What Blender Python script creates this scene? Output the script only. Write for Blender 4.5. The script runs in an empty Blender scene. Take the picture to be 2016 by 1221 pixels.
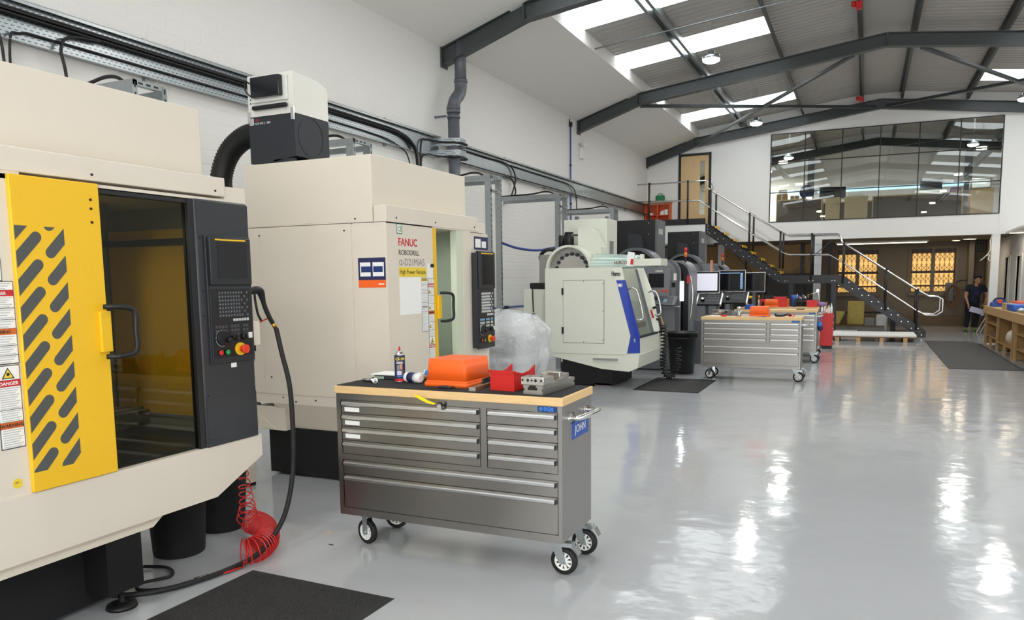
import bpy, bmesh, math, random
from mathutils import Vector, Matrix
random.seed(7)
SC = bpy.context.scene
COL = SC.collection
PI = math.pi
# ------------------------------------------------------------------ camera
cam_d = bpy.data.cameras.new('camera')
cam = bpy.data.objects.new('camera', cam_d); COL.objects.link(cam)
cam_d.sensor_fit = 'HORIZONTAL'; cam_d.sensor_width = 36.0
cam_d.lens = 1514.0/2016.0*36.0
cam_d.shift_y = 115.0/2016.0
cam_d.clip_start = 0.05; cam_d.clip_end = 200
_R = Matrix(((0.909650224, -0.036707455, 0.413749964), (0.415204830, 0.108871956, -0.903189817), (-0.011891969, 0.993377803, 0.114276512)))
cam.matrix_world = Matrix.Translation((0, 0, 1.62)) @ _R.to_4x4()
SC.camera = cam
# ------------------------------------------------------------------ world, exposure
w = bpy.data.worlds.new('world'); SC.world = w; w.use_nodes = True
wn = w.node_tree.nodes; wl = w.node_tree.links
bgn = wn['Background']
bgn.inputs['Color'].default_value = (0.97, 0.98, 1.0, 1); bgn.inputs['Strength'].default_value = 6.0
SC.view_settings.view_transform = 'Standard'; SC.view_settings.look = 'None'
SC.view_settings.gamma = 1.0; SC.view_settings.use_curve_mapping = False
SC.view_settings.exposure = 0.14

# disk area light for each lamp fixture, those out of view included
def lamp(loc, power, col=(1, .965, .91), size=.28, parent=None):
    """the light a fixture gives, a disk just under its lens"""
    l = bpy.data.lights.new('lamp_light', 'AREA'); l.shape = 'DISK'; l.size = size
    l.energy = power; l.color = col
    o = bpy.data.objects.new('lamp_light', l); COL.objects.link(o); o.location = loc; o.parent = parent
    return o
LAMP_W = 44

# ------------------------------------------------------------------ materials
M = {}
def _nt(name):
    m = bpy.data.materials.new(name); m.use_nodes = True
    nt = m.node_tree; b = nt.nodes['Principled BSDF']
    return m, nt, b
def lin(c):
    return tuple((x/12.92 if x <= .04045 else ((x+.055)/1.055)**2.4) for x in c)
def s8(r, g, b):
    return lin((r/255, g/255, b/255))
def mat(name, rgb, rough=.5, metal=0., spec=.5, bump=0., bscale=40., var=0., vscale=6., aniso=0, coat=0, stretch=None, alpha=None, trans=0, emit=0, ior=None):
    """procedural surface: base colour with soft noise variation, roughness variation and noise bump"""
    m, nt, b = _nt(name); N = nt.nodes; L = nt.links
    c = s8(*rgb)
    b.inputs['Roughness'].default_value = rough; b.inputs['Metallic'].default_value = metal
    b.inputs['Specular IOR Level'].default_value = spec
    b.inputs['Base Color'].default_value = (*c, 1)
    if ior: b.inputs['IOR'].default_value = ior
    if aniso:
        b.inputs['Anisotropic'].default_value = aniso; tg = N.new('ShaderNodeTangent'); tg.direction_type = 'RADIAL'; tg.axis = 'Z'; b.inputs['Anisotropic Rotation'].default_value = .25; L.new(tg.outputs[0], b.inputs['Tangent'])
    if coat: b.inputs['Coat Weight'].default_value = coat; b.inputs['Coat Roughness'].default_value = .08
    tc = N.new('ShaderNodeTexCoord'); mp = N.new('ShaderNodeMapping'); L.new(tc.outputs['Object'], mp.inputs['Vector'])
    if stretch: mp.inputs['Scale'].default_value = stretch
    if var:
        n = N.new('ShaderNodeTexNoise'); n.inputs['Scale'].default_value = vscale; n.inputs['Detail'].default_value = 4
        L.new(mp.outputs['Vector'], n.inputs['Vector'])
        r = N.new('ShaderNodeMix'); r.data_type = 'RGBA'
        r.inputs['A'].default_value = (*[x*(1-var) for x in c], 1); r.inputs['B'].default_value = (*[min(1, x*(1+var)) for x in c], 1)
        L.new(n.outputs['Fac'], r.inputs['Factor']); L.new(r.outputs['Result'], b.inputs['Base Color'])
        rr = N.new('ShaderNodeMapRange'); rr.inputs['To Min'].default_value = max(0.02, rough-.06); rr.inputs['To Max'].default_value = rough+.06
        L.new(n.outputs['Fac'], rr.inputs['Value']); L.new(rr.outputs['Result'], b.inputs['Roughness'])
    if bump:
        n2 = N.new('ShaderNodeTexNoise'); n2.inputs['Scale'].default_value = bscale; n2.inputs['Detail'].default_value = 3
        L.new(mp.outputs['Vector'], n2.inputs['Vector'])
        bp = N.new('ShaderNodeBump'); bp.inputs['Strength'].default_value = bump; bp.inputs['Distance'].default_value = .02
        L.new(n2.outputs['Fac'], bp.inputs['Height']); L.new(bp.outputs['Normal'], b.inputs['Normal'])
    if trans: b.inputs['Transmission Weight'].default_value = trans
    if alpha is not None: b.inputs['Alpha'].default_value = alpha
    if emit: b.inputs['Emission Color'].default_value = (*c, 1); b.inputs['Emission Strength'].default_value = emit
    M[name] = m
    return m
def emis(name, rgb, strength):
    m, nt, b = _nt(name); N = nt.nodes; L = nt.links
    b.inputs['Base Color'].default_value = (*s8(*rgb), 1); b.inputs['Roughness'].default_value = .4
    b.inputs['Emission Color'].default_value = (*s8(*rgb), 1); b.inputs['Emission Strength'].default_value = strength
    M[name] = m; return m

mat('slot_glass', (80, 82, 80), .15)
mat('cream', (222, 213, 197), .42, var=.02, bump=.02, bscale=300)
mat('cream_shade', (222, 212, 194), .42, var=.02, bump=.02, bscale=300)
mat('mint', (168, 184, 166), .45, var=.04)
mat('mint_pale', (206, 212, 190), .45)
mat('liner_grey', (150, 152, 144), .5, var=.06)
mat('yellow', (240, 190, 30), .38, var=.02)
mat('charcoal', (48, 50, 54), .45, var=.04, bump=.04, bscale=260)
mat('charcoal_dark', (38, 41, 45), .5, var=.04)
mat('black', (12, 12, 13), .5, var=.1)
mat('black_gloss', (12, 12, 14), .2)
mat('rubber', (20, 20, 21), .65, bump=.1, bscale=90)
mat('black_paint', (24, 25, 27), .42, var=.1)
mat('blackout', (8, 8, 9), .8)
mat('machine_dark', (36, 40, 46), .42, var=.1)
mat('white_plastic', (236, 236, 232), .4)
mat('paper', (240, 240, 236), .7, var=.02)
mat('paper_print', (196, 196, 194), .7, var=.35, vscale=160)
mat('ink', (30, 30, 34), .7)
mat('red_ink', (196, 34, 44), .6)
mat('orange_ink', (206, 104, 40), .6)
mat('navy_ink', (32, 38, 84), .5)
mat('yellow_ink', (236, 206, 60), .55)
mat('steel_brushed', (166, 163, 158), .30, metal=1, aniso=.8)
mat('steel_side', (168, 166, 164), .40, metal=1, bump=.01, bscale=60, stretch=(30, 30, .6), var=.03, vscale=3)
mat('aluminium', (222, 222, 220), .3, metal=1)
mat('zinc', (186, 194, 196), .32, metal=1, var=.1, vscale=20)
mat('galv', (166, 172, 174), .36, metal=.9, var=.22, vscale=22)
mat('chrome', (214, 214, 212), .16, metal=1)
mat('cast_steel', (168, 166, 160), .36, metal=.85, var=.1, vscale=30)
mat('machined', (206, 204, 198), .2, metal=1, var=.06)
mat('beech', (226, 190, 136), .45, var=.14, vscale=9, stretch=(1, 12, 12))
mat('mat_fabric', (34, 33, 34), .95, bump=.3, bscale=400)
mat('orange_box', (248, 104, 32), .42, spec=.4)
mat('red_box', (206, 34, 30), .4)
mat('red_paint', (200, 26, 24), .35)
mat('red_hose', (196, 28, 26), .3)
mat('blue_sign', (44, 84, 168), .5)
mat('blue_badge', (24, 52, 110), .4)
mat('blue_bright', (60, 140, 225), .5)
mat('blue_plastic', (34, 92, 190), .4)
mat('blue_pipe', (38, 70, 150), .35)
mat('hurco_body', (216, 218, 204), .42, var=.03)
mat('hurco_blue', (36, 62, 160), .4)
mat('haas_grey', (122, 124, 128), .42, var=.05)
mat('haas_mid', (92, 95, 100), .42, var=.05)
mat('beam', (66, 71, 71), .42, var=.1, vscale=5)
mat('upvc_grey', (92, 95, 102), .4, var=.04)
mat('plaster', (232, 230, 224), .85, var=.01)
mat('plaster_white', (238, 237, 234), .8, var=.01)
mat('post_white', (222, 224, 224), .7)
mat('hood_white', (222, 222, 214), .38, var=.03)
mat('wood_pine', (192, 154, 102), .6, var=.2, vscale=5, stretch=(1, 8, 8))
mat('wood_dark', (118, 84, 58), .6, var=.2, vscale=5)
mat('ply', (176, 140, 90), .6, var=.15, vscale=4)
mat('oak_door', (218, 186, 138), .5, var=.12, vscale=6, stretch=(14, 14, 1))
mat('carton', (190, 160, 112), .8, var=.1)
mat('orange_shelf', (226, 98, 48), .5, var=.05)
mat('green_case', (24, 120, 78), .4)
mat('wool', (186, 166, 92), .95, var=.25, vscale=12, bump=.6, bscale=60)
mat('skin', (196, 140, 112), .5, var=.04)
mat('hair', (22, 18, 16), .7, bump=.4, bscale=300)
mat('navy_cloth', (24, 34, 50), .85, bump=.2, bscale=120)
mat('trouser', (20, 22, 30), .85, bump=.2, bscale=120)
mat('shoe_green', (120, 150, 60), .6)
mat('floor_mat', (38, 37, 37), .8, bump=.2, bscale=300)
mat('grey_mat', (78, 76, 74), .95, bump=.4, bscale=200, var=.12, vscale=40)
mat('film', (235, 238, 240), .12, spec=.8, alpha=.55, bump=1.0, bscale=14)
mat('blue_chair', (40, 62, 110), .7)
mat('desk_top', (216, 184, 134), .5, var=.1)
mat('office_brown', (88, 64, 46), .7, var=.1)
mat('yellow_tag', (246, 222, 30), .4)
mat('brass', (200, 160, 70), .3, metal=1)
mat('screen_off', (20, 22, 26), .12)
mat('screen_frame', (36, 38, 41), .4)
mat('key', (70, 72, 76), .5)
mat('key_light', (196, 198, 196), .5)
mat('key_blue', (120, 170, 200), .5)
mat('est_red', (222, 62, 30), .4)
mat('btn_red', (220, 40, 36), .35)
mat('btn_green', (20, 160, 80), .35)
mat('amber', (230, 120, 30), .3)
mat('sneaker', (90, 130, 50), .6)
mat('lilac', (200, 200, 226), .5)
mat('linen', (150, 120, 160), .7)
mat('stone_grey', (140, 138, 132), .9, var=.2)
mat('skirting', (112, 96, 74), .7, var=.1)
mat('dark_wallboard', (86, 82, 78), .8, var=.1)
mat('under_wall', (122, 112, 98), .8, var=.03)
mat('carpet', (84, 72, 60), .95, var=.1, bump=.2, bscale=200)
mat('speaker_white', (230, 230, 228), .4)
def glassmat(name, tint, lo, hi, rough=.0):
    m = bpy.data.materials.new(name); m.use_nodes = True; nt = m.node_tree; N = nt.nodes; L = nt.links
    N.remove(N['Principled BSDF']); out = N['Material Output']
    t = N.new('ShaderNodeBsdfTransparent'); t.inputs['Color'].default_value = (*s8(*tint), 1)
    g = N.new('ShaderNodeBsdfGlossy'); g.inputs['Roughness'].default_value = rough; g.inputs['Color'].default_value = (.95, .97, .97, 1)
    f = N.new('ShaderNodeLayerWeight'); f.inputs['Blend'].default_value = .25
    r = N.new('ShaderNodeMapRange'); r.inputs['To Min'].default_value = lo; r.inputs['To Max'].default_value = hi
    L.new(f.outputs['Fresnel'], r.inputs['Value'])
    mx = N.new('ShaderNodeMixShader'); L.new(r.outputs['Result'], mx.inputs['Fac']); L.new(t.outputs[0], mx.inputs[1]); L.new(g.outputs[0], mx.inputs[2])
    L.new(mx.outputs[0], out.inputs['Surface']); M[name] = m
glassmat('glass_clear', (236, 240, 238), .045, .42)
glassmat('glass_tint', (200, 200, 188), .015, .2)
mat('glass_green', (190, 214, 202), .12, alpha=.72, spec=.8)
emis('lamp_face', (255, 246, 226), 14)
emis('lamp_warm', (255, 236, 200), 3)
emis('work_lamp', (245, 250, 255), 9)
emis('screen_lit', (190, 190, 200), .75)
emis('screen_blue', (120, 160, 200), .5)
emis('office_window', (190, 232, 250), 1.2)
emis('board_window', (246, 192, 108), .85)
# ------------------------------------------------------------------ mesh helpers
class MB:
    def __init__(s): s.bm = bmesh.new(); s.mats = []; s.mi = 0
    def m(s, name):
        if name not in s.mats: s.mats.append(name)
        s.mi = s.mats.index(name); return s
    def _fin(s, faces, smooth=False):
        for f in faces: f.material_index = s.mi; f.smooth = smooth
    def box(s, x0, x1, y0, y1, z0, z1, bev=0, seg=2):
        if x0 > x1: x0, x1 = x1, x0
        if y0 > y1: y0, y1 = y1, y0
        if z0 > z1: z0, z1 = z1, z0
        v = [s.bm.verts.new(p) for p in ((x0,y0,z0),(x1,y0,z0),(x1,y1,z0),(x0,y1,z0),(x0,y0,z1),(x1,y0,z1),(x1,y1,z1),(x0,y1,z1))]
        fs = [s.bm.faces.new([v[i] for i in q]) for q in ((0,3,2,1),(4,5,6,7),(0,1,5,4),(1,2,6,5),(2,3,7,6),(3,0,4,7))]
        s._fin(fs)
        if bev:
            es = list({e for f in fs for e in f.edges})
            r = bmesh.ops.bevel(s.bm, geom=es, offset=bev, segments=seg, profile=.5, affect='EDGES')
            s._fin(r['faces'], True)
        return s
    def obox(s, c, ax, ay, az, hx, hy, hz):
        """oriented box: centre, three axes, half sizes"""
        c = Vector(c); ax = Vector(ax).normalized()*hx; ay = Vector(ay).normalized()*hy; az = Vector(az).normalized()*hz
        v = [s.bm.verts.new(c+ax*i+ay*j+az*k) for i, j, k in ((-1,-1,-1),(1,-1,-1),(1,1,-1),(-1,1,-1),(-1,-1,1),(1,-1,1),(1,1,1),(-1,1,1))]
        fs = [s.bm.faces.new([v[i] for i in q]) for q in ((0,3,2,1),(4,5,6,7),(0,1,5,4),(1,2,6,5),(2,3,7,6),(3,0,4,7))]
        s._fin(fs); return s
    def bar(s, a, b, w, h, up=(0, 0, 1)):
        a = Vector(a); b = Vector(b); d = (b-a); L = d.length; d.normalize()
        u = Vector(up); sd = d.cross(u)
        if sd.length < 1e-4: sd = d.cross(Vector((0, 1, 0)))
        sd.normalize(); u = sd.cross(d)
        return s.obox((a+b)/2, d, sd, u, L/2, w/2, h/2)
    def prism(s, pts, axis, a, b, smooth=False):
        """polygon (2D) extruded along axis. axis x: pts=(y,z); y: (x,z); z: (x,y)"""
        def P(p, t):
            return {'x': (t, p[0], p[1]), 'y': (p[0], t, p[1]), 'z': (p[0], p[1], t)}[axis]
        A = [s.bm.verts.new(P(p, a)) for p in pts]; B = [s.bm.verts.new(P(p, b)) for p in pts]
        n = len(pts); fs = []
        fs.append(s.bm.faces.new(A)); fs.append(s.bm.faces.new(B[::-1]))
        s._fin(fs)
        sd = [s.bm.faces.new([A[i], B[i], B[(i+1) % n], A[(i+1) % n]]) for i in range(n)]
        s._fin(sd, smooth); return s
    def cyl(s, p0, p1, r, seg=20, r2=None, cap=True, smooth=True):
        p0 = Vector(p0); p1 = Vector(p1); d = (p1-p0).normalized()
        a = d.orthogonal().normalized(); b = d.cross(a); r2 = r if r2 is None else r2
        A = []; B = []
        for i in range(seg):
            t = 2*PI*i/seg; o = a*math.cos(t)+b*math.sin(t)
            A.append(s.bm.verts.new(p0+o*r)); B.append(s.bm.verts.new(p1+o*r2))
        s._fin([s.bm.faces.new([A[i], A[(i+1) % seg], B[(i+1) % seg], B[i]]) for i in range(seg)], smooth)
        if cap: s._fin([s.bm.faces.new(A[::-1]), s.bm.faces.new(B)])
        return s
    def ring(s, p0, p1, ro, ri, seg=24):
        p0 = Vector(p0); p1 = Vector(p1); d = (p1-p0).normalized(); a = d.orthogonal().normalized(); b = d.cross(a)
        L = []
        for (p, r) in ((p0, ro), (p1, ro), (p1, ri), (p0, ri)):
            L.append([s.bm.verts.new(p+(a*math.cos(2*PI*i/seg)+b*math.sin(2*PI*i/seg))*r) for i in range(seg)])
        for k in range(4):
            A = L[k]; B = L[(k+1) % 4]
            s._fin([s.bm.faces.new([A[i], A[(i+1) % seg], B[(i+1) % seg], B[i]]) for i in range(seg)], True if k in (0, 2) else False)
        return s
    def tube(s, pts, r, seg=8, closed=False, rad=None):
        pts = [Vector(p) for p in pts]; n = len(pts); rings = []; prev = None
        for i, p in enumerate(pts):
            if closed: t = pts[(i+1) % n]-pts[i-1]
            else: t = (pts[min(i+1, n-1)]-pts[max(i-1, 0)])
            t.normalize()
            if prev is None: a = t.orthogonal().normalized()
            else:
                a = prev - t*prev.dot(t)
                if a.length < 1e-5: a = t.orthogonal()
                a.normalize()
            prev = a; b = t.cross(a); rr = rad[i] if rad else r
            rings.append([s.bm.verts.new(p+(a*math.cos(2*PI*k/seg)+b*math.sin(2*PI*k/seg))*rr) for k in range(seg)])
        for i in range(n-1 if not closed else n):
            A = rings[i]; B = rings[(i+1) % n]
            s._fin([s.bm.faces.new([A[k], A[(k+1) % seg], B[(k+1) % seg], B[k]]) for k in range(seg)], True)
        if not closed: s._fin([s.bm.faces.new(rings[0][::-1]), s.bm.faces.new(rings[-1])])
        return s
    def lathe(s, prof, c, seg=24, axis='z', cap=True):
        """prof: list of (r, h) from bottom"""
        c = Vector(c); rings = []
        for r, h in prof:
            rg = []
            for i in range(seg):
                t = 2*PI*i/seg; x = r*math.cos(t); y = r*math.sin(t)
                p = {'z': (x, y, h), 'x': (h, x, y), 'y': (y, h, x)}[axis]
                rg.append(s.bm.verts.new(c+Vector(p)))
            rings.append(rg)
        for k in range(len(rings)-1):
            A = rings[k]; B = rings[k+1]
            s._fin([s.bm.faces.new([A[i], A[(i+1) % seg], B[(i+1) % seg], B[i]]) for i in range(seg)], True)
        if cap:
            s._fin([s.bm.faces.new(rings[0][::-1]), s.bm.faces.new(rings[-1])])
        return s
    def quad(s, *p):
        f = s.bm.faces.new([s.bm.verts.new(q) for q in p]); s._fin([f]); return s
    def sphere(s, c, r, seg=16, ry=None, rz=None):
        c = Vector(c); ry = ry or r; rz = rz or r; rings = []; n = seg//2
        for j in range(1, n):
            ph = PI*j/n
            rings.append([s.bm.verts.new(c+Vector((r*math.sin(ph)*math.cos(2*PI*i/seg), ry*math.sin(ph)*math.sin(2*PI*i/seg), -rz*math.cos(ph)))) for i in range(seg)])
        b = s.bm.verts.new(c-Vector((0, 0, rz))); t = s.bm.verts.new(c+Vector((0, 0, rz)))
        for k in range(len(rings)-1):
            A = rings[k]; B = rings[k+1]
            s._fin([s.bm.faces.new([A[i], A[(i+1) % seg], B[(i+1) % seg], B[i]]) for i in range(seg)], True)
        s._fin([s.bm.faces.new([b, rings[0][(i+1) % seg], rings[0][i]]) for i in range(seg)], True)
        s._fin([s.bm.faces.new([t, rings[-1][i], rings[-1][(i+1) % seg]]) for i in range(seg)], True)
        return s
    def build(s, name, parent=None, label=None, recalc=True):
        if recalc: bmesh.ops.recalc_face_normals(s.bm, faces=s.bm.faces)
        me = bpy.data.meshes.new(name); s.bm.to_mesh(me); s.bm.free()
        for n in s.mats: me.materials.append(M[n])
        o = bpy.data.objects.new(name, me); COL.objects.link(o)
        if parent is not None: o.parent = parent
        if label: o['label'] = label
        return o
def mb(m): return MB().m(m)
def tag(o, label=None, cat=None, group=None, kind=None):
    if label: o['label'] = label
    if cat: o['category'] = cat
    if group: o['group'] = group
    if kind: o['kind'] = kind
    return o
def thing(name, label, cat, loc=(0, 0, 0), rz=0, group=None):
    o = bpy.data.objects.new(name, None); COL.objects.link(o); o.location = loc; o.rotation_euler = (0, 0, rz)
    o.empty_display_size = .1
    return tag(o, label, cat, group)
def struct(b, name, parent=None):
    o = b.build(name, parent)
    if parent is None: o['kind'] = 'structure'
    return o
def kids(o): return [c for c in bpy.data.objects if c.parent == o]
def dup(o, parent=None, loc=None, rz=None, label=None, group=None):
    c = o.copy(); COL.objects.link(c); c.parent = parent
    if loc is not None: c.location = loc
    if rz is not None: c.rotation_euler = (0, 0, rz)
    if label: c['label'] = label
    if group: c['group'] = group
    for ch in kids(o): dup(ch, c)
    return c
def text(body, size, m, name, parent, loc, right, up, ext=.0006, sx=1., align='LEFT', bold=0.):
    """lettering as a mesh in the plane spanned by right and up"""
    cv = bpy.data.curves.new('t', 'FONT'); cv.body = body; cv.size = size; cv.extrude = ext; cv.align_x = align; cv.offset = bold
    cv.resolution_u = 3
    t = bpy.data.objects.new('t', cv); COL.objects.link(t)
    dg = bpy.context.evaluated_depsgraph_get(); dg.update()
    me = bpy.data.meshes.new_from_object(t.evaluated_get(dg))
    bpy.data.objects.remove(t); bpy.data.curves.remove(cv)
    r = Vector(right).normalized()*sx; u = Vector(up).normalized(); n = Vector(right).normalized().cross(u)
    me.transform(Matrix(((r.x, u.x, n.x, loc[0]), (r.y, u.y, n.y, loc[1]), (r.z, u.z, n.z, loc[2]), (0, 0, 0, 1))))
    me.materials.clear(); me.materials.append(M[m])
    o = bpy.data.objects.new(name, me); COL.objects.link(o); o.parent = parent
    return o
def smooth_path(pts, n=8):
    """Catmull-Rom through the points"""
    P = [Vector(p) for p in pts]; P = [P[0]*2-P[1]]+P+[P[-1]*2-P[-2]]; out = []
    for i in range(1, len(P)-2):
        for k in range(n):
            t = k/n; a, b, c, d = P[i-1], P[i], P[i+1], P[i+2]
            out.append(.5*((2*b)+(c-a)*t+(2*a-5*b+4*c-d)*t*t+(3*b-3*c+d-a)*t**3))
    out.append(P[-2]); return out
def pairs(pts): return list(zip(pts[:-1], pts[1:]))
# ------------------------------------------------------------------ structure materials
def floor_mat():
    m, nt, b = _nt('floor_resin'); N = nt.nodes; L = nt.links
    g = N.new('ShaderNodeNewGeometry')
    n = N.new('ShaderNodeTexNoise'); n.inputs['Scale'].default_value = 1.1; n.inputs['Detail'].default_value = 5
    L.new(g.outputs['Position'], n.inputs['Vector'])
    mx = N.new('ShaderNodeMix'); mx.data_type = 'RGBA'
    mx.inputs['A'].default_value = (*s8(174, 176, 179), 1); mx.inputs['B'].default_value = (*s8(185, 187, 189), 1)
    L.new(n.outputs['Fac'], mx.inputs['Factor']); L.new(mx.outputs['Result'], b.inputs['Base Color'])
    b.inputs['Roughness'].default_value = .105; b.inputs['Specular IOR Level'].default_value = .55; b.inputs['IOR'].default_value = 1.5
    n2 = N.new('ShaderNodeTexNoise'); n2.inputs['Scale'].default_value = 2.3; n2.inputs['Detail'].default_value = 2.5
    mp = N.new('ShaderNodeMapping'); mp.inputs['Scale'].default_value = (1, 1.0, 1)
    L.new(g.outputs['Position'], mp.inputs['Vector']); L.new(mp.outputs['Vector'], n2.inputs['Vector'])
    n3 = N.new('ShaderNodeTexNoise'); n3.inputs['Scale'].default_value = 14; n3.inputs['Detail'].default_value = 2
    L.new(g.outputs['Position'], n3.inputs['Vector'])
    ad = N.new('ShaderNodeMath'); ad.operation = 'MULTIPLY_ADD'; ad.inputs[1].default_value = .12
    L.new(n3.outputs['Fac'], ad.inputs[0]); L.new(n2.outputs['Fac'], ad.inputs[2])
    bp = N.new('ShaderNodeBump'); bp.inputs['Strength'].default_value = .35; bp.inputs['Distance'].default_value = .02
    L.new(ad.outputs[0], bp.inputs['Height']); L.new(bp.outputs['Normal'], b.inputs['Normal'])
    M['floor_resin'] = m
floor_mat()
def brick_mat():
    """white painted blockwork: courses as bump only"""
    m, nt, b = _nt('painted_block'); N = nt.nodes; L = nt.links
    g = N.new('ShaderNodeNewGeometry'); sp = N.new('ShaderNodeSeparateXYZ'); cb = N.new('ShaderNodeCombineXYZ')
    L.new(g.outputs['Position'], sp.inputs[0]); L.new(sp.outputs['Y'], cb.inputs['X']); L.new(sp.outputs['Z'], cb.inputs['Y'])
    br = N.new('ShaderNodeTexBrick'); br.inputs['Scale'].default_value = 1; br.inputs['Brick Width'].default_value = .44; br.inputs['Row Height'].default_value = .15
    br.inputs['Mortar Size'].default_value = .012; br.inputs['Mortar Smooth'].default_value = .6
    L.new(cb.outputs[0], br.inputs['Vector'])
    n = N.new('ShaderNodeTexNoise'); n.inputs['Scale'].default_value = 9; n.inputs['Detail'].default_value = 6
    L.new(g.outputs['Position'], n.inputs['Vector'])
    ad = N.new('ShaderNodeMath'); ad.operation = 'MULTIPLY_ADD'; ad.inputs[1].default_value = -1.0
    L.new(br.outputs['Fac'], ad.inputs[0]); L.new(n.outputs['Fac'], ad.inputs[2])
    bp = N.new('ShaderNodeBump'); bp.inputs['Strength'].default_value = .32; bp.inputs['Distance'].default_value = .006
    L.new(ad.outputs[0], bp.inputs['Height']); L.new(bp.outputs['Normal'], b.inputs['Normal'])
    b.inputs['Base Color'].default_value = (*s8(232, 230, 225), 1); b.inputs['Roughness'].default_value = .6
    M['painted_block'] = m
brick_mat()
def sheet_mat():
    """trapezoidal roof sheet, ribs run up the slope"""
    m, nt, b = _nt('roof_sheet'); N = nt.nodes; L = nt.links
    g = N.new('ShaderNodeNewGeometry'); sp = N.new('ShaderNodeSeparateXYZ'); L.new(g.outputs['Position'], sp.inputs[0])
    b.inputs['Base Color'].default_value = (*s8(178, 175, 170), 1); b.inputs['Roughness'].default_value = .4; b.inputs['Metallic'].default_value = 0.0
    M['roof_sheet'] = m
sheet_mat()
emis('rooflight', (246, 252, 255), 3.4)

# ------------------------------------------------------------------ floor, walls, ceiling
XL, XR, XA = -6.28, 6.72, .22          # walls and ridge
YB = -7.0                              # open gable behind the camera
struct(mb('floor_resin').box(XL-.2, XR+.2, YB, 31, -.2, 0), 'floor')
struct(mb('painted_block').box(XL-.2, XL, YB, 31, 0, 5.6), 'wall_left')
struct(mb('plaster_white').box(XR, XR+.2, YB, 31, 0, 5.6), 'wall_right')
fw = mb('plaster_white').box(XL, -4.95, YB, YB+.15, 0, 6.7).box(-4.55, -3.75, YB, YB+.15, 0, 6.7).box(-3.45, -1.0, YB, YB+.15, 0, 6.7).box(6.3, XR, YB, YB+.15, 0, 6.7)
fw.box(-1.0, 6.3, YB, YB+.15, 5.0, 6.7).box(-4.95, -4.55, YB, YB+.15, 4.4, 6.7).box(-3.75, -3.45, YB, YB+.15, 4.4, 6.7).box(-4.95, -4.55, YB, YB+.15, 0, .5).box(-3.75, -3.45, YB, YB+.15, 0, .5)
struct(fw, 'wall_front')  # unseen gable; slits and wide opening shaped for fill light and reflections
KX, KZ, EZ = -4.72, 5.80, 5.30         # kink of the lined slope
AZ = 6.64
def sx(x): return x if x <= XA else x
lw = mb('plaster')
for sgn in (1, -1):
    def fx(x): return x if sgn > 0 else 2*XA-x
    lw.prism([(fx(XL), EZ), (fx(KX), KZ), (fx(KX), KZ+.40), (fx(KX-.08), KZ+.40), (fx(KX-.08), KZ+.12), (fx(XL), EZ+.12)], 'y', YB, 31)
struct(lw, 'ceiling')
# corrugated roof sheets with rooflight strips
rl = [(-3.05, -2.0), (.05, 1.1), (3.13, 4.2), (6.2, 7.3), (9.3, 10.4), (12.43, 13.58), (15.41, 16.49), (18.5, 19.6), (21.59, 22.72), (26.0, 27.1)]
def roofz(x): return 6.04+.122*((x if x <= XA else 2*XA-x)+4.72)
def corr(b, fx, xa, xb, y0, y1, pitch=.20, amp=.032):
    """trapezoid profile along y, swept along x"""
    prof = []; y = y0
    n = max(1, round((y1-y0)/pitch)); p = (y1-y0)/n
    for i in range(n):
        a = y0+i*p
        prof += [(a, 0), (a+.55*p, 0), (a+.68*p, amp), (a+.87*p, amp)]
    prof.append((y1, 0))
    A = [b.bm.verts.new((fx(xa), q[0], roofz(xa)+q[1])) for q in prof]
    B = [b.bm.verts.new((fx(xb), q[0], roofz(xb)+q[1])) for q in prof]
    b._fin([b.bm.faces.new([A[i], A[i+1], B[i+1], B[i]]) for i in range(len(prof)-1)])
sheet = mb('roof_sheet'); 
for sgn in (1, -1):
    fx = (lambda x: x) if sgn > 0 else (lambda x: 2*XA-x)
    corr(sheet, fx, -1.86, -.38, YB, 31)
    ys = [YB]+[v for r in rl for v in r]+[31]
    for i in range(0, len(ys), 2): corr(sheet, fx, KX-.1, -1.86, ys[i], ys[i+1])
    for a, b_ in rl:
        q = mb('rooflight'); corr(q, fx, KX-.02, -1.86, a, b_)
        struct(q, 'window_roof')
sheet.m('roof_sheet').box(-.40, .84, YB, 31, AZ-.07, AZ-.04)
sheet.box(XL-.2, XR+.2, YB, 31, 7.1, 7.15)
struct(sheet, 'ceiling_sheets')
i = 0
for o in list(bpy.data.objects):
    if o.name.startswith('window_roof'): i += 1; o.name = f'window_{i}'

# ------------------------------------------------------------------ portal frames, purlins, bracing
def rafter(y, label):
    t = thing('steel_rafter', label, 'roof beam', (XA, y, 5.0), 0)
    prof = [(-6.3-XA, 5.16), (-4.86-XA, 5.645), (0, 6.27), (4.86+XA, 5.645), (6.3+XA, 5.16)]
    prof = [(-6.5, 5.16), (-5.06, 5.645), (0, 6.27), (5.06, 5.645), (6.5, 5.16)]
    b = mb('beam')
    for (a, c) in pairs(prof):
        A = (a[0], 0, a[1]-5); C_ = (c[0], 0, c[1]-5)
        b.bar(A, C_, .012, .25)
        n = Vector((-(c[1]-a[1]), 0, c[0]-a[0])).normalized()*.122
        b.bar(Vector(A)+n, Vector(C_)+n, .17, .016); b.bar(Vector(A)-n, Vector(C_)-n, .17, .016)
    for x, z in prof[1:-1]: b.box(x-.01, x+.01, -.085, .085, z-5-.125, z-5+.125)
    b.build('beam', t)
    for s_ in (-1, 1): mb('beam').box(s_*6.49, s_*6.47, -.1, .1, .0, .32).build('end_plate', t)
    return t
rafter(4.8, 'dark steel roof rafter spanning the hall nearest the camera')
rafter(11.2, 'dark steel roof rafter ending just above the grey drainpipe')
rafter(17.6, 'dark steel roof rafter in mid-hall ending beside the thin blue wall pipe')
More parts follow.
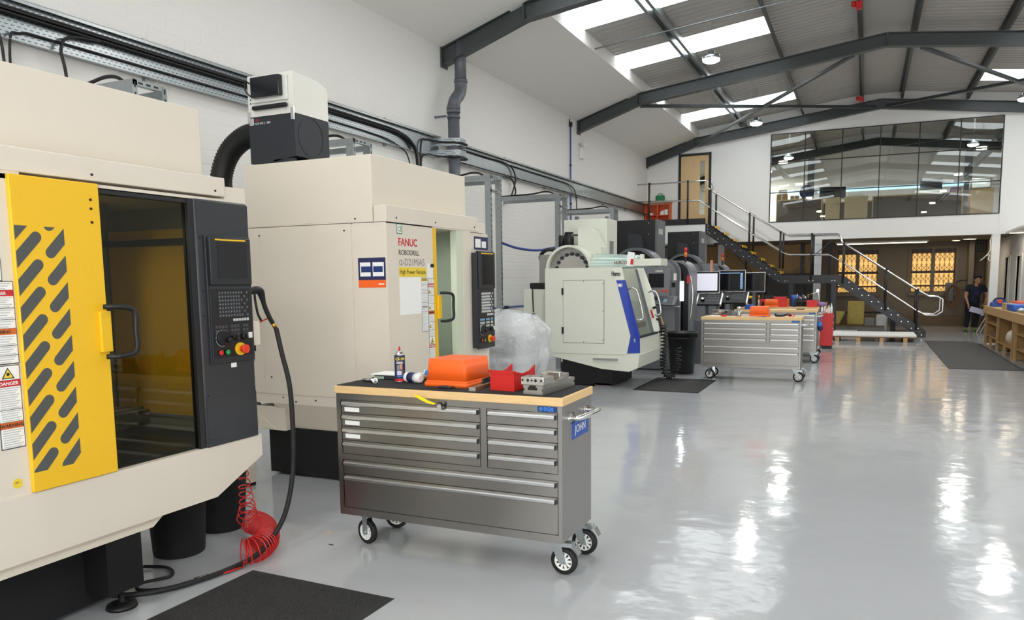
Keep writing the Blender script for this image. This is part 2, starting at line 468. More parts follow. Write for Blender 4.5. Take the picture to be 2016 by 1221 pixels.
rafter(23.9, 'dark steel roof rafter running along the top of the end wall')
rafter(30.4, 'dark steel rafter seen through the upstairs office glazing')
def purlin(x, label, double=False):
    z0 = roofz(x)-.2; t = thing('roof_purlin', label, 'purlin', (x, 0, z0))
    for dx in ((0,) if not double else (-.06, .09)):
        b = mb('galv' if double else 'beam')
        b.box(dx-.003, dx+.003, YB, 30.9, 0, .18); b.box(dx, dx+.055, YB, 30.9, 0, .004); b.box(dx-.055, dx, YB, 30.9, .176, .18)
        b.build('section', t)
    return t
purlin(-3.43, 'bright galvanised double purlin running through the left rooflights', True)
purlin(-1.80, 'single dark purlin at the upper end of the left rooflights')
purlin(-.27, 'purlin on the left of the smooth ridge panel')
purlin(.70, 'purlin on the right of the smooth ridge panel')
purlin(2.25, 'single dark purlin at the upper end of the right rooflights')
purlin(3.87, 'bright galvanised purlin running through the right rooflights', True)
def brace(a, b, label):
    t = mb('beam'); t.bar(a, b, .09, .02); t.bar(Vector(a)+Vector((0, 0, .03)), Vector(b)+Vector((0, 0, .03)), .016, .07)
    tag(t.build('diagonal_brace'), label, 'roof brace')
brace((-4.8, 17.7, 5.50), (.1, 23.8, 6.16), 'dark angle brace running nearly level from the mid rafter to the far apex')
brace((-.4, 17.7, 6.06), (-4.8, 23.8, 5.52), 'dark angle brace sloping down left to the bend of the far rafter')
brace((.85, 17.7, 6.06), (5.2, 23.8, 5.52), 'dark angle brace sloping down right from the mid rafter apex')
brace((5.2, 17.7, 5.50), (.35, 23.8, 6.16), 'dark angle brace rising right to left to the far apex on the right')
# conduit and lamps
mb('galv').tube([(-4.7, 14.1, 5.84), (-3.4, 14.1, 5.97), (-1.9, 14.1, 6.12), (-.3, 14.1, 6.3)], .014, 6).build('conduit')
tag(bpy.data.objects['conduit'], 'thin steel conduit crossing under the roof at the nearest pendant lamp', 'conduit')
def pendant(loc, drop, label):
    t = thing('pendant_lamp', label, 'lamp', loc)
    mb('galv').tube([(0, 0, .09), (0, 0, drop)], .004, 5).tube([(0.05, 0, .06), (.02, 0, drop)], .003, 5).build('suspension_wire', t)
    mb('zinc').lathe([(.02, .13), (.06, .12), (.07, .06), (.15, .05), (.155, .0), (.15, -.01)], (0, 0, 0), 24).build('housing', t)
    mb('lamp_face').lathe([(.148, -.010), (.142, -.04), (.10, -.062), (.05, -.07), (.01, -.072)], (0, 0, 0), 24).build('lens', t)
    lamp((0, 0, -.08), LAMP_W*(2.2 if loc[1] > 25 else 1), parent=t)
    return t
for (x, y, z, lb) in ((-2.58, 14.1, 5.40, 'round pendant high bay lamp hanging nearest, below the left rooflight'),
                      (-2.62, 20.5, 5.44, 'round pendant high bay lamp hanging in front of the far rafter on the left'),
                      (3.04, 20.5, 5.44, 'round pendant high bay lamp at the right edge of the photo'),
                      (-2.4, 26.9, 5.45, 'pendant lamp at the left inside the glazed office'),
                      (2.75, 26.9, 5.45, 'pendant lamp at the right inside the glazed office'),
                      (-3.3, 29.2, 5.35, 'small pendant lamp deep inside the office on the left')):
    pendant((x, y, z), roofz(x)-z-.02 if y != 14.1 else .66, lb)
for _ in range(1):  # lamp rows carried on out of view, added to light the near hall
    for k, lb in enumerate(('behind the camera', 'over the camera', 'over the stainless chest')):
        for x in (-2.6, 3.04):
            pendant((x, (-4.8, 1.5 if x > 0 else -.8, 7.8)[k], 5.42), roofz(x)-5.44, 'pendant lamp %s, %s row' % (lb, 'left' if x < 0 else 'right'))
    pendant((3.04, 14.1, 5.42), roofz(3.04)-5.44, 'pendant lamp above the nearest end of the workbench, right row')
for z_ in ((-.27, 14.9), (-.27, 22.6)):
    a = mb('red_paint').box(z_[0]-.05, z_[0]+.05, z_[1]-.05, z_[1]+.05, 6.12, 6.24).cyl((z_[0]-.12, z_[1], 6.21), (z_[0]-.05, z_[1], 6.21), .045, 14)
    a.build('alarm_sounder')
tag(bpy.data.objects['alarm_sounder'], 'red fire alarm sounder on the ridge purlin near the camera', 'alarm')
tag(bpy.data.objects['alarm_sounder.001'], 'red fire alarm sounder on the ridge purlin far down the hall', 'alarm')
# ------------------------------------------------------------------ end wall, mezzanine, glazing
def rz_(x): # underside height of lining / sheets along the gable
    x = x if x <= XA else 2*XA-x
    return EZ+(x-XL)*(KZ-EZ)/(KX-XL) if x < KX else roofz(x)
e = mb('plaster_white')
MZ = 2.67; FL = 3.20
def gab(x0, x1, zb):
    xs = sorted([x0, x1]+[v for v in (KX, XA, 2*XA-KX) if x0 < v < x1])
    e.prism([(x0, zb)]+[(x1, zb)]+[(x, rz_(x)+.02) for x in xs[::-1]], 'y', 24.0, 24.14)
gab(XL, -5.31, MZ); gab(-5.31, -4.33, 5.355); gab(-4.33, -2.63, MZ); gab(-2.63, 3.125, 5.71); gab(3.125, XR, MZ)
e.box(-2.63, 3.125, 24.0, 24.14, MZ, 3.215); e.box(-5.31, -4.33, 24.0, 24.14, MZ, 3.2)
struct(e, 'wall_end')
struct(mb('plaster_white').box(3.14, XR, 23.975, 24.0, MZ, 3.33), 'trim_1')
struct(mb('plaster_white').box(-4.2, -2.66, 23.975, 24.0, MZ, 3.33), 'trim_2')
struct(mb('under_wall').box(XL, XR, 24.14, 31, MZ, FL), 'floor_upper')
struct(mb('carpet').box(XL, XR, 24.15, 30.6, FL, FL+.012), 'floor_office')
for x in (-2.4, 2.75): pass
# glazing
g = thing('window_20', None, None, (0, 24, 0)); g['kind'] = 'structure'; g.name = 'window_21'
fr = mb('black')
gx = [-2.63, -1.70, -.72, .24, 1.195, 2.16, 3.125]; gz = [3.215, 4.05, 4.91, 5.71]
for i_, x in enumerate(gx): fr.box(x-.012, x+.012, -.02, .03, gz[0], gz[-1])
for z in gz: fr.box(gx[0], gx[-1], -.018, .028, z-.012, z+.012)
fr.build('glazing_frame', g)
for a, b_ in pairs(gx):
    mb('glass_clear').box(a+.012, b_-.012, 0, .008, gz[0], gz[-1]).build('glass_pane', g)
# door on the landing
d = thing('door_1', None, None, (0, 24, 0)); d['kind'] = 'structure'
mb('black_paint').box(-5.31, -5.24, -.03, .08, FL, 5.355).box(-4.40, -4.33, -.03, .08, FL, 5.355).box(-5.24, -4.40, -.03, .08, 5.285, 5.355).build('door_frame', d)
mb('oak_door').box(-5.24, -4.67, .0, .045, FL, 5.285).box(-4.52, -4.40, .0, .045, FL, 5.285).box(-4.67, -4.52, 0, .045, FL, 3.53).box(-4.67, -4.52, 0, .045, 5.12, 5.285).build('door_leaf', d)
mb('glass_clear').box(-4.67, -4.52, .015, .025, 3.53, 5.12).build('vision_panel', d)
mb('chrome').cyl((-4.47, -.06, 4.22), (-4.60, -.06, 4.22), .011, 10).cyl((-4.47, 0, 4.22), (-4.47, -.06, 4.22), .011, 10).build('door_handle', d)
# undercroft
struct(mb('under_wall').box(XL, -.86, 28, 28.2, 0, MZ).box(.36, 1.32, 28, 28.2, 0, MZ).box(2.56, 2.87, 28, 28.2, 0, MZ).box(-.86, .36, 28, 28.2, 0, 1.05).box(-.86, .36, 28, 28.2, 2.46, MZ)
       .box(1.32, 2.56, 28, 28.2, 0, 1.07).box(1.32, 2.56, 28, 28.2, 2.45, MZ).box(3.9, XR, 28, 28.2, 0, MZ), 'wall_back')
struct(mb('skirting').box(XL, 2.85, 27.97, 28.0, 0, .34), 'baseboard_back')
def lattice_window(n, x0, x1, z0, z1):
    t = thing('window_x', None, None, ((x0+x1)/2, 28, z0)); t['kind'] = 'structure'; t.name = 'window_%d' % n
    w_ = x1-x0; h = z1-z0; a, b_ = -w_/2, w_/2
    f = mb('under_wall').box(a-.09, a, -.03, .10, -.10, h+.08).box(b_, b_+.09, -.03, .10, -.10, h+.08).box(a, b_, -.03, .10, h, h+.08).box(a-.04, b_+.04, -.09, .1, -.10, 0)
    f.box(-.045, .045, -.02, .1, 0, h); f.build('window_frame', t)
    # boards lit from behind, with dark gaps between sashes
    for s_ in (-1, 1):
        xa, xb = (.05, b_-.03) if s_ > 0 else (a+.03, -.05)
        mb('board_window').box(xa, xb, .16, .18, h*.50, h*.90).build('lit_pane', t); mb('board_window').box(xa, xb, .16, .18, .03, h*.44).build('lit_pane', t)
        mb('wood_dark').box(xa-.03, xb+.03, .13, .19, h*.44, h*.50).box(xa-.03, xb+.03, .13, .19, h*.90, h).box(xa-.03, xb+.03, .12, .15, h*.13, h*.17).build('sash_rail', t)
        gr = mb('black_paint'); n_ = 4; p = (xb-xa)/n_; r = .013
        for i in range(n_+1): gr.box(xa+i*p-r/2, xa+i*p+r/2, .02, .03, 0, h)
        nz = 8; q = h/nz
        for k in range(nz):
            for i in range(n_):
                if k % 2 == 0:
                    gr.bar((xa+i*p, .025, k*q), (xa+(i+1)*p, .025, (k+1)*q), r, r); gr.bar((xa+(i+1)*p, .025, k*q), (xa+i*p, .025, (k+1)*q), r, r)
                else:
                    # oval cell: short chamfers at the corners
                    for sx_, ex in ((xa+i*p, p*.3), (xa+(i+1)*p, -p*.3)):
                        gr.bar((sx_, .025, k*q+q*.25), (sx_+ex, .025, k*q), r, r); gr.bar((sx_, .025, (k+1)*q-q*.25), (sx_+ex, .025, (k+1)*q), r, r)
        gr.box(xa, xb, .02, .03, h*.46-.01, h*.46+.01).box(xa, xb, .02, .03, 0, .02).box(xa, xb, .02, .03, h-.02, h)
        for i in range(12): gr.box(xa+i*(xb-xa)/12, xa+i*(xb-xa)/12+.008, .02, .03, h*.88, h)
        gr.build('security_grille', t)
lattice_window(22, -.86, .36, 1.05, 2.46); lattice_window(23, 1.32, 2.56, 1.07, 2.45)
# boards at the back left
t = mb('ply').box(-5.6, -1.55, 26.9, 26.95, 1.72, 2.66); tag(t.build('plywood_sheet'), 'tan plywood sheeting high behind the upper stair flight', 'board')
t = mb('dark_wallboard').box(-4.6, -3.0, 26.7, 26.76, 0, 1.68).box(-2.95, -1.5, 26.7, 26.76, 0, 1.71); 
tag(t.build('partition'), 'dark grey board partition standing behind the stair landing', 'partition')
bpy.data.objects['partition']['kind'] = 'structure'; bpy.data.objects['partition'].name = 'wall_partition'
# posts under the mezzanine
for (x, y, lb) in ((-4.51, 23.86, 'white square post under the landing corner'), (-4.25, 25.6, 'white square post set back behind the landing corner post'), (-1.26, 23.86, 'white square post behind the stair half landing'),
               (3.07, 23.86, 'white square post beside the workbench end')):
    t = thing('support_post', lb, 'post', (x, y, 0))
    mb('post_white').box(-.095, .095, -.095, .095, 0, MZ).build('shaft', t); mb('post_white').box(-.13, .13, -.13, .13, 0, .012).build('base_plate', t)
for (x, y, w_, lb) in ((-1.05, 26.4, .13, 'dark post behind the white post near the window'), (-3.6, 26.5, .06, 'thin dark post in front of the grey partition on the left'), (-1.85, 26.4, .12, 'dark post in front of the grey partition on the right')):
    tag(mb('black_paint').box(x-w_/2, x+w_/2, y, y+w_, 0, MZ).build('dark_post'), lb, 'post')
# right hand side under the mezzanine
OX = 3.62
struct(mb('plaster_white').box(OX, OX+.12, 20.5, 23.35, 0, MZ).box(OX, OX+.12, 24.1, 25.15, 0, MZ).box(OX, OX+.12, 25.9, 28, 0, MZ).box(OX, OX+.12, 23.35, 24.1, 2.08, MZ).box(OX, OX+.12, 25.15, 25.9, 2.08, MZ), 'wall_office')
struct(mb('plaster_white').prism([(3.30, 23.99), (3.22, 21.5), (3.22, 20.5), (XR, 20.5), (XR, 23.99)], 'z', MZ, MZ+.05), 'ceiling_office')
for n, (ya, yb) in enumerate(((23.35, 24.1), (25.15, 25.9))):
    dd = thing('door_x', None, None, (OX, ya, 0)); dd['kind'] = 'structure'; dd.name = 'door_%d' % (n+2); k = yb-ya
    mb('white_plastic').box(-.03, .13, -.06, .0, 0, 2.14).build('door_jamb', dd); mb('white_plastic').box(-.03, .13, k, k+.06, 0, 2.14).build('door_jamb', dd); mb('white_plastic').box(-.03, .13, 0, k, 2.08, 2.14).build('door_head', dd)
    mb('post_white').box(.03, .06, 0, k*.9, 0, 2.08).build('door_leaf', dd)
# back right: pilasters behind the person
struct(mb('under_wall').box(2.87, 3.0, 27.4, 28.2, 0, MZ).box(3.0, 3.62, 27.9, 28.2, 0, MZ).box(3.34, 3.48, 27.3, 27.9, 0, MZ), 'wall_nook')
struct(mb('wood_pine').box(3.16, 3.24, 25.6, 25.7, 0, MZ), 'trim_3')
t = thing('wall_vent', 'dark slatted vent high on the wall behind the person', 'vent', (3.06, 27.86, 2.30))
mb('black').box(0, .22, 0, .04, 0, .28).build('frame', t)
for k in range(3): mb('stone_grey').box(.03+k*.065, .06+k*.065, -.01, 0, .03, .25).build('slat', t)
t = thing('hanging_cable', 'cream looped cable hanging down beside the white post', 'cable', (2.86, 23.6, 2.655))
mb('linen').tube(smooth_path([(.12, 0, .0), (.06, 0, -.25), (.07, 0, -.6), (-.02, 0, -.82), (-.14, 0, -1.0)]), .014, 6).build('cable', t)
mb('linen').tube(smooth_path([(-.02, 0, -.82), (.06, 0, -.78), (.04, 0, -.95), (.12, .0, -1.06)]), .014, 6).build('cable', t)
mb('black').sphere((-.16, 0, -1.03), .035, 10).build('connector', t)
t.scale = (1, 1, .68)
for o in kids(t):
    if o.name.startswith('cable'): o.data.materials.clear(); o.data.materials.append(M['cream'])
def downlight(x, y, r, label):
    t = thing('soffit_light', label, 'light', (x, y, MZ)); mb('white_plastic').lathe([(r+.02, -.03), (r+.03, 0)], (0, 0, 0), 20).build('rim', t)
    mb('lamp_warm').lathe([(.01, -.036), (r, -.032)], (0, 0, 0), 20).build('lens', t); lamp((0, 0, -.06), 3 if x > 3 else 5, (1, .86, .66), .25, t)
downlight(2.72, 26.2, .16, 'round white ceiling light under the mezzanine above the person')
downlight(2.45, 27.0, .1, 'smaller ceiling light under the mezzanine, further back')
downlight(3.42, 23.0, .17, 'round ceiling light above the doorways on the right')
t = thing('strip_light', 'long thin fluorescent strip on the ceiling under the mezzanine', 'light', (.4, 26.6, MZ-.05))
mb('white_plastic').box(-1.3, 1.3, -.05, .05, 0, .05).build('body', t); mb('lamp_warm').box(-1.25, 1.25, -.02, .02, -.025, 0).build('tube', t)
for x in (-.8, .8): lamp((x, 0, -.06), 3, (1, .86, .66), .3, t)
# cable bundle on back wall
t = thing('hose_reel', 'brown cable loops hung on a grey box by the far window', 'hose', (2.42, 27.55, .75))
mb('haas_mid').box(-.12, .10, .2, .38, .05, .62).build('box', t)
for k in range(3):
    mb('wood_dark').tube([(.08+.17*math.cos(a)*(.8+.1*k), .1-.03*k, .22+.36*math.sin(a)*(.8+.08*k)) for a in [2*PI*i/24 for i in range(24)]], .014, 6, True).build('coil', t)
mb('black').tube(smooth_path([(.15, .1, .6), (.25, .1, .68), (.6, .1, .7)]), .02, 6).build('hose', t)
# ------------------------------------------------------------------ upstairs office
struct(mb('plaster_white').box(XL, XR, 30.6, 30.8, 2.6, 4.15).box(XL, -3.05, 30.6, 30.8, 4.15, 4.75).box(-2.15, -1.8, 30.6, 30.8, 4.15, 4.62).box(-1.8, XR, 30.6, 30.8, 4.15, 4.62).box(-1.8, -1.7, 30.6, 30.8, 4.6, 4.75).box(3.6, XR, 30.6, 30.8, 4.6, 4.75)
       .box(XL, XR, 30.6, 30.8, 4.75, 7.0).box(XL, XR, 30.6, 30.8, 0, 2.6), 'wall_office_back')
ow = MB().m('office_window').box(-3.05, -2.15, 30.65, 30.7, 4.05, 4.75).box(-1.7, 3.6, 30.65, 30.7, 4.6, 4.75); struct(ow, 'window_24')
for x in (-1.92, 3.0): 
    tag(mb('beam').box(x-.11, x+.11, 30.2, 30.29, FL+.012, 6.0).build('office_column'), 'dark steel column at the %s end of the office back wall' % ('left' if x < 0 else 'right'), 'column')
def desk(x0, x1, y0, y1, lb, front=True):
    t = thing('office_desk', lb, 'desk', ((x0+x1)/2, (y0+y1)/2, FL)); a = (x1-x0)/2; c = (y1-y0)/2
    mb('desk_top').box(-a, a, -c, c, .70, .735).build('desktop', t)
    for s_ in (-1, 1): mb('desk_top').box(s_*a, s_*(a-.03), -c, c, 0, .70).build('leg_panel', t)
    mb('office_brown').box(-a+.03, a-.03, -c+.04, -c+.06, .1, .70).build('modesty_panel', t)
desk(-2.55, -1.25, 25.0, 25.7, 'office desk at the far left behind the glass')
desk(.1, 2.4, 25.2, 26.0, 'wide office desk in the middle behind the glass')
def cab(x0, x1, z1, lb, y0=24.9):
    t = thing('office_pedestal', lb, 'cabinet', ((x0+x1)/2, y0+.3, FL)); a = (x1-x0)/2
    mb('desk_top').box(-a, a, -.3, .3, 0, z1).build('body', t); mb('desk_top').box(-a-.01, a+.01, -.31, .31, z1, z1+.02).build('top', t)
cab(-1.16, -.76, .70, 'pale wood pedestal cabinet left of the dark gap behind the glass')
cab(-.64, -.02, .70, 'pale wood pedestal cabinet right of the dark gap behind the glass')
cab(2.55, 3.1, .74, 'pale wood cabinet at the right end behind the glass')
def monitor(x, y, w_, h, rz, lb, z=.735):
    t = thing('office_monitor', lb, 'monitor', (x, y, FL+z), rz)
    mb('screen_off').box(-w_/2, w_/2, -.02, .02, .12, .12+h).build('screen', t)
    mb('aluminium').box(-w_/2, w_/2, -.025, .022, .06, .12).build('chin', t); mb('aluminium').box(-.08, .08, -.08, .08, 0, .01).box(-.03, .03, -.01, .01, 0, .1).build('stand', t)
monitor(1.62, 25.55, .56, .30, .05, 'desktop computer with a silver chin facing the glass')
monitor(-1.05, 26.9, .8, .36, .35, 'black office monitor turned at an angle on the left', .75)
desk(-1.9, .4, 26.6, 27.3, 'office desk set back beneath the angled monitor')
t = thing('office_chair', 'blue office chair with a round backrest by the bright window', 'chair', (-1.75, 26.0, FL))
mb('blue_chair').lathe([(.01, -.04), (.22, -.03), (.22, .03), (.01, .04)], (0, 0, 1.02), 20, 'y').build('backrest', t)
mb('blue_chair').box(-.24, .24, -.24, .24, .42, .5, .03).build('seat', t); mb('black').cyl((0, 0, .08), (0, 0, .42), .03, 10).build('column', t)
for k in range(5): mb('black').bar((0, 0, .08), (.27*math.cos(k*1.257), .27*math.sin(k*1.257), .05), .04, .03).build('leg', t)
mb('blue_chair').box(-.20, .20, .02, .06, .5, .85).build('back_support', t)
for k, (x, y, w_, h, z, lb) in enumerate(((-2.42, 25.4, .3, .2, .735, 'cardboard box at the left end of the office desk'), (-2.05, 25.4, .24, .13, .735, 'smaller cardboard box beside the larger one on the office desk'), (-2.4, 25.4, .22, .12, .94, 'white ream box stacked on the cardboard box in the office'))):
    t = thing('storage_box', lb, 'box', (x, y, FL+z)); mb('carton' if k < 2 else 'paper').box(-w_/2, w_/2, -.14, .14, 0, h).build('body', t); mb('paper').box(-.02, .02, -.141, -.139, 0, h).build('tape', t)
tag(mb('linen').box(2.1, 2.36, 25.3, 25.6, FL+.737, FL+.87, .03).build('paper_bag'), 'crumpled pale bag beside the desktop computer in the office', 'bag')
tag(mb('paper').box(-.55, -.15, 25.0, 25.4, FL+.725, FL+.80).build('paper_stack'), 'stack of white paper on the office pedestal', 'paper')
tag(mb('aluminium').box(2.55, 3.05, 25.05, 25.4, FL+.765, FL+1.05, .04).build('printer'), 'pale machine standing on the right-hand office cabinet', 'printer')
# ------------------------------------------------------------------ landing, stair
t = thing('stair_landing', 'white-fronted upper landing with a black kick plate under the door', 'landing', (-5.25, 23.3, 3.16))
mb('post_white').box(-1.03, 1.03, -.68, .69, -.54, -.02).build('platform', t)
mb('black_paint').box(-1.03, 1.03, -.70, -.68, -.02, .15).build('kick_plate', t)
mb('black_paint').box(-1.03, 1.03, -.68, .69, -.02, 0).build('deck', t)
st = thing('staircase', 'black steel staircase with a half landing and tubular handrails', 'stairs', (0, 22.6, 0))
F0 = (1.40, .09); L1 = (-.62, 1.53); L0 = (-2.05, 1.53); U1 = (-4.22, 3.05)
for s_, y in ((0, .02), (1, .88)):
    b = mb('black_paint')
    hh = .215
    b.prism([(1.48, 0), (1.48, .17), (-.58, 1.655), (-2.10, 1.655), (-4.22, 3.17), (-4.22, 2.87), (-2.15, 1.43), (-.73, 1.43), (1.33, 0)], 'y', y-.012, y+.012)
    b.build('stringer', st)
    bo = mb('aluminium')
    pts = []
    for (xa, za, xb, zb, n) in ((1.38, .05, -.55, 1.43, 9), (1.40, .17-.05, -.50, 1.49, 0), (-2.2, 1.5, -4.1, 2.86, 9)):
        for k in range(n): 
            f = k/(n-1); pts.append((xa+(xb-xa)*f, za+(zb-za)*f+.02)); 
            if k < n-1: pts.append((xa+(xb-xa)*(f+.35/(n-1)), za+(zb-za)*(f+.35/(n-1))+.13))
    pts += [(-.75, 1.5), (-.82, 1.5), (-1.3, 1.5), (-1.4, 1.5), (-1.95, 1.5), (-2.02, 1.5), (-4.15, 3.08), (-4.15, 3.0), (-4.15, 2.92)]
    if s_ == 0:
        for (x, z) in pts: bo.cyl((x, y-.012, z), (x, y-.02, z), .013, 8)
        bo.build('bolts', st)
for k in range(8):
    f = (k+.5)/8
    tr = mb('black_paint'); x = 1.35-f*1.95; z = .0+f*1.5+.06; tr.box(x-.13, x+.13, .03, .87, z-.02, z+.01); tr.m('yellow'); tr.box(x+.085, x+.13, .0, .87, z+.01, z+.014); tr.build('tread', st)
    tr = mb('black_paint'); x = -2.15-f*2.05; z = 1.6+f*1.5+.06; tr.box(x-.13, x+.13, .03, .87, z-.02, z+.01); tr.m('yellow'); tr.box(x+.05, x+.14, .0, .87, z+.01, z+.016); tr.box(x+.12, x+.14, .0, .87, z-.05, z+.01); tr.build('tread', st)
mb('black_paint').box(-2.10, -.58, .03, .87, 1.62, 1.65).build('half_landing', st)
for (x, y) in ((-1.86, .1), (-1.86, .8), (-.77, .1), (-.77, .8)): mb('black_paint').box(x-.06, x+.06, y-.05, y+.05, 0, 1.45).build('leg', st)
def crossb(a, b): mb('black_paint').bar(a, b, .05, .02).build('cross_brace', st)
crossb((-3.9, .85, 2.75), (-1.9, .85, .5)); crossb((-1.9, .85, 1.5), (-3.6, .85, .1)); crossb((-2.0, .85, 1.6), (-.9, .85, 2.6))
def handrail(y, far):
    posts = [(-4.08, 3.05, 4.08), (-3.0, 2.35, 3.38), (-2.17, 1.85, 2.84), (-1.36, 1.5, 2.76), (-.555, 1.42, 2.49), (.50, .70, 1.78), (1.25, .20, 1.24)]
    if far: posts = [p for p in posts]
    for (x, a, b) in posts:
        p = mb('black_paint').cyl((x, y, a), (x, y, b), .027, 12); p.sphere((x, y, b), .036, 10); p.sphere((x, y, b-.50), .036, 10); p.build('post', st)
    top = [(-4.24, y, 4.36), (-4.17, y, 4.33), (-4.17, y, 4.16), (-4.08, y, 4.08), (-2.17, y, 2.84), (-2.0, y, 2.765), (-.72, y, 2.745), (-.65, y, 2.70), (-.62, y, 2.54), (-.555, y, 2.49), (1.25, y, 1.24), (1.52, y, 1.07), (1.70, y, 1.07), (1.83, y, 1.0), (1.83, y, .68), (1.70, y, .59), (1.45, y, .59), (1.25, y, .70), (-.555, y, 1.98), (-.93, y, 2.21), (-1.98, y, 2.23), (-2.17, y, 2.32), (-4.08, y, 3.58), (-4.40, y, 3.81)]
    if not far: top = [(-6.22, y, 4.36)]+top+[(-6.22, y, 3.87)]
    mb('chrome').tube(top, .021, 10).build('handrail', st)
handrail(-.0, False); handrail(.88, True)
for x in (-5.86, -4.73):
    p = mb('black_paint').cyl((x, 0, 3.16), (x, 0, 4.37), .027, 12).sphere((x, 0, 4.37), .036, 10).sphere((x, 0, 3.86), .036, 10); p.build('post', st)
# bookcase and first aid case on landing
t = thing('bookcase', 'low orange open bookcase standing on the landing left of the door', 'bookcase', (-5.84, 23.72, 3.16))
mb('orange_shelf').box(-.40, -.375, -.14, .14, 0, .74).box(.33, .36, -.14, .14, 0, .74).box(-.03, 0, -.14, .14, 0, .70).build('side_panel', t)
mb('desk_top').box(-.44, .40, -.15, .15, .74, .765).build('top', t)
mb('orange_shelf').box(-.40, .36, .11, .13, 0, .72).build('back_panel', t)
for z in (0.02, .36): mb('orange_shelf').box(-.39, .35, -.13, .11, z, z+.02).build('shelf', t)
for i, (x, w_, h, z) in enumerate(((.06, .12, .09, .38), (.20, .10, .16, .38), (-.30, .12, .07, .38), (.10, .1, .04, .47))):
    tag(mb('paper' if i != 1 else 'white_plastic').box(-5.84+x-.0, -5.84+x+w_, 23.62, 23.78, 3.16+z, 3.16+z+h).build('small_box'), ['white box on the middle shelf of the orange bookcase', 'tall white box at the right of the middle shelf', 'low white box at the left of the middle shelf', 'thin white pack lying on a box in the orange bookcase'][i], 'box')
t = thing('first_aid_case', 'green first aid case with a handle on top of the bookcase', 'case', (-5.80, 23.70, 3.925))
mb('green_case').box(-.14, .14, -.07, .07, 0, .21, .035, 3).build('shell', t)
mb('green_case').tube(smooth_path([(-.07, 0, .20), (-.055, 0, .25), (.055, 0, .25), (.07, 0, .20)]), .011, 8).build('handle', t)
mb('white_plastic').box(-.03, .03, -.073, -.07, .02, .05).build('clasp', t)
# ------------------------------------------------------------------ drilling centres (two cream machines on the left)
def clip(poly, ax, v, keep_less):
    out = []
    for i in range(len(poly)):
        a = poly[i]; b = poly[(i+1) % len(poly)]
        ia = (a[ax] <= v) if keep_less else (a[ax] >= v); ib = (b[ax] <= v) if keep_less else (b[ax] >= v)
        if ia: out.append(a)
        if ia != ib:
            t = (v-a[ax])/(b[ax]-a[ax]); out.append((a[0]+(b[0]-a[0])*t, a[1]+(b[1]-a[1])*t))
    return out
def capsule(c0, c1, r, n=7):
    d = math.atan2(c1[1]-c0[1], c1[0]-c0[0]); P = []
    for i in range(n+1): t = d-PI/2+PI*i/n; P.append((c1[0]+r*math.cos(t), c1[1]+r*math.sin(t)))
    for i in range(n+1): t = d+PI/2+PI*i/n; P.append((c0[0]+r*math.cos(t), c0[1]+r*math.sin(t)))
    return P
def XP(y, z, x=.001): return (x, y, z)
RY = (0, 1, 0); RZ = (0, 0, 1)
def plate(t, m, y0, y1, z0, z1, x0, x1, name, label=None, bev=0):
    return mb(m).box(x0, x1, y0, y1, z0, z1, bev).build(name, t, label)
def screws(t, pts, r=.007):
    for (x, y, z, ax) in pts:
        d = Vector((1, 0, 0)) if ax == 'x' else (Vector((0, -1, 0)) if ax == 'y' else Vector((0, 0, 1)))
        p = Vector((x, y, z)); mb('black').cyl(p, p+d*.004, r, 10).build('screw', t)
def sticker(t, y0, y1, z0, z1, rows, x=.0015, name='warning_label'):
    """white printed label: rows = list of (fraction height, kind, text)"""
    b = mb('ink').box(x-.001, x, y0-.003, y1+.003, z0-.003, z1+.003)
    b.m('paper').box(x, x+.0006, y0, y1, z0, z1); z = z1; h = z1-z0; tx = []
    for fr, kind, s in rows:
        za = z-fr*h
        if kind == 'red': b.m('red_ink').box(x, x+.0012, y0, y1, za, z); tx.append((s, 'paper', za, z))
        elif kind == 'org': b.m('orange_ink').box(x, x+.0012, y0, y1, za, z); tx.append((s, 'ink', za, z))
        elif kind == 'yel': b.m('yellow_ink').box(x, x+.0012, y0, y1, za, z); tx.append((s, 'ink', za, z))
        else:
            if kind == 'tri':
                c = (y0+y1)/2 if s == 'c' else y0+.2*(y1-y0); q = min(.35*(z-za), .2*(y1-y0)) if s != 'c' else .4*(z-za); m_ = (za+z)/2
                b.m('ink').prism([(c-q*1.15, m_-q), (c+q*1.15, m_-q), (c, m_+q)], 'x', x, x+.0012)
                b.m('yellow_ink').prism([(c-q*.85, m_-q*.82), (c+q*.85, m_-q*.82), (c, m_+q*.68)], 'x', x, x+.0018)
                b.m('ink').cyl((x+.0015, c, m_-q*.2), (x+.0024, c, m_-q*.2), q*.3, 8)
            ya = y0+.08*(y1-y0) if not (kind == 'tri') else y0+.42*(y1-y0)
            if not (kind == 'tri' and s == 'c'):
                n = max(1, int((z-za)/.0095)); b.m('paper_print')
                for k in range(n):
                    zc = z-(k+.75)*(z-za)/(n+.4); b.box(x+.0004, x+.001, ya, y1-(.06+.25*((k*7) % 3)/3)*(y1-y0), zc-.0022, zc+.0022)
            b.m('ink').box(x, x+.001, y0, y1, za-.0012, za+.0012)
        z = za
    o = b.build(name, t)
    for s, m_, za, zb in tx:
        if s:
            hh = (zb-za); w_ = len(s)*.62*hh*.72; w_ = max(w_, .01); sc = min(1, (y1-y0)*.9/w_)
            text(s, hh*.72, m_, 'lettering', o, (x+.0016, (y0+y1)/2, za+hh*.24), RY, RZ, .0004, sc, 'CENTER', .0002*(hh/.02))
    return o
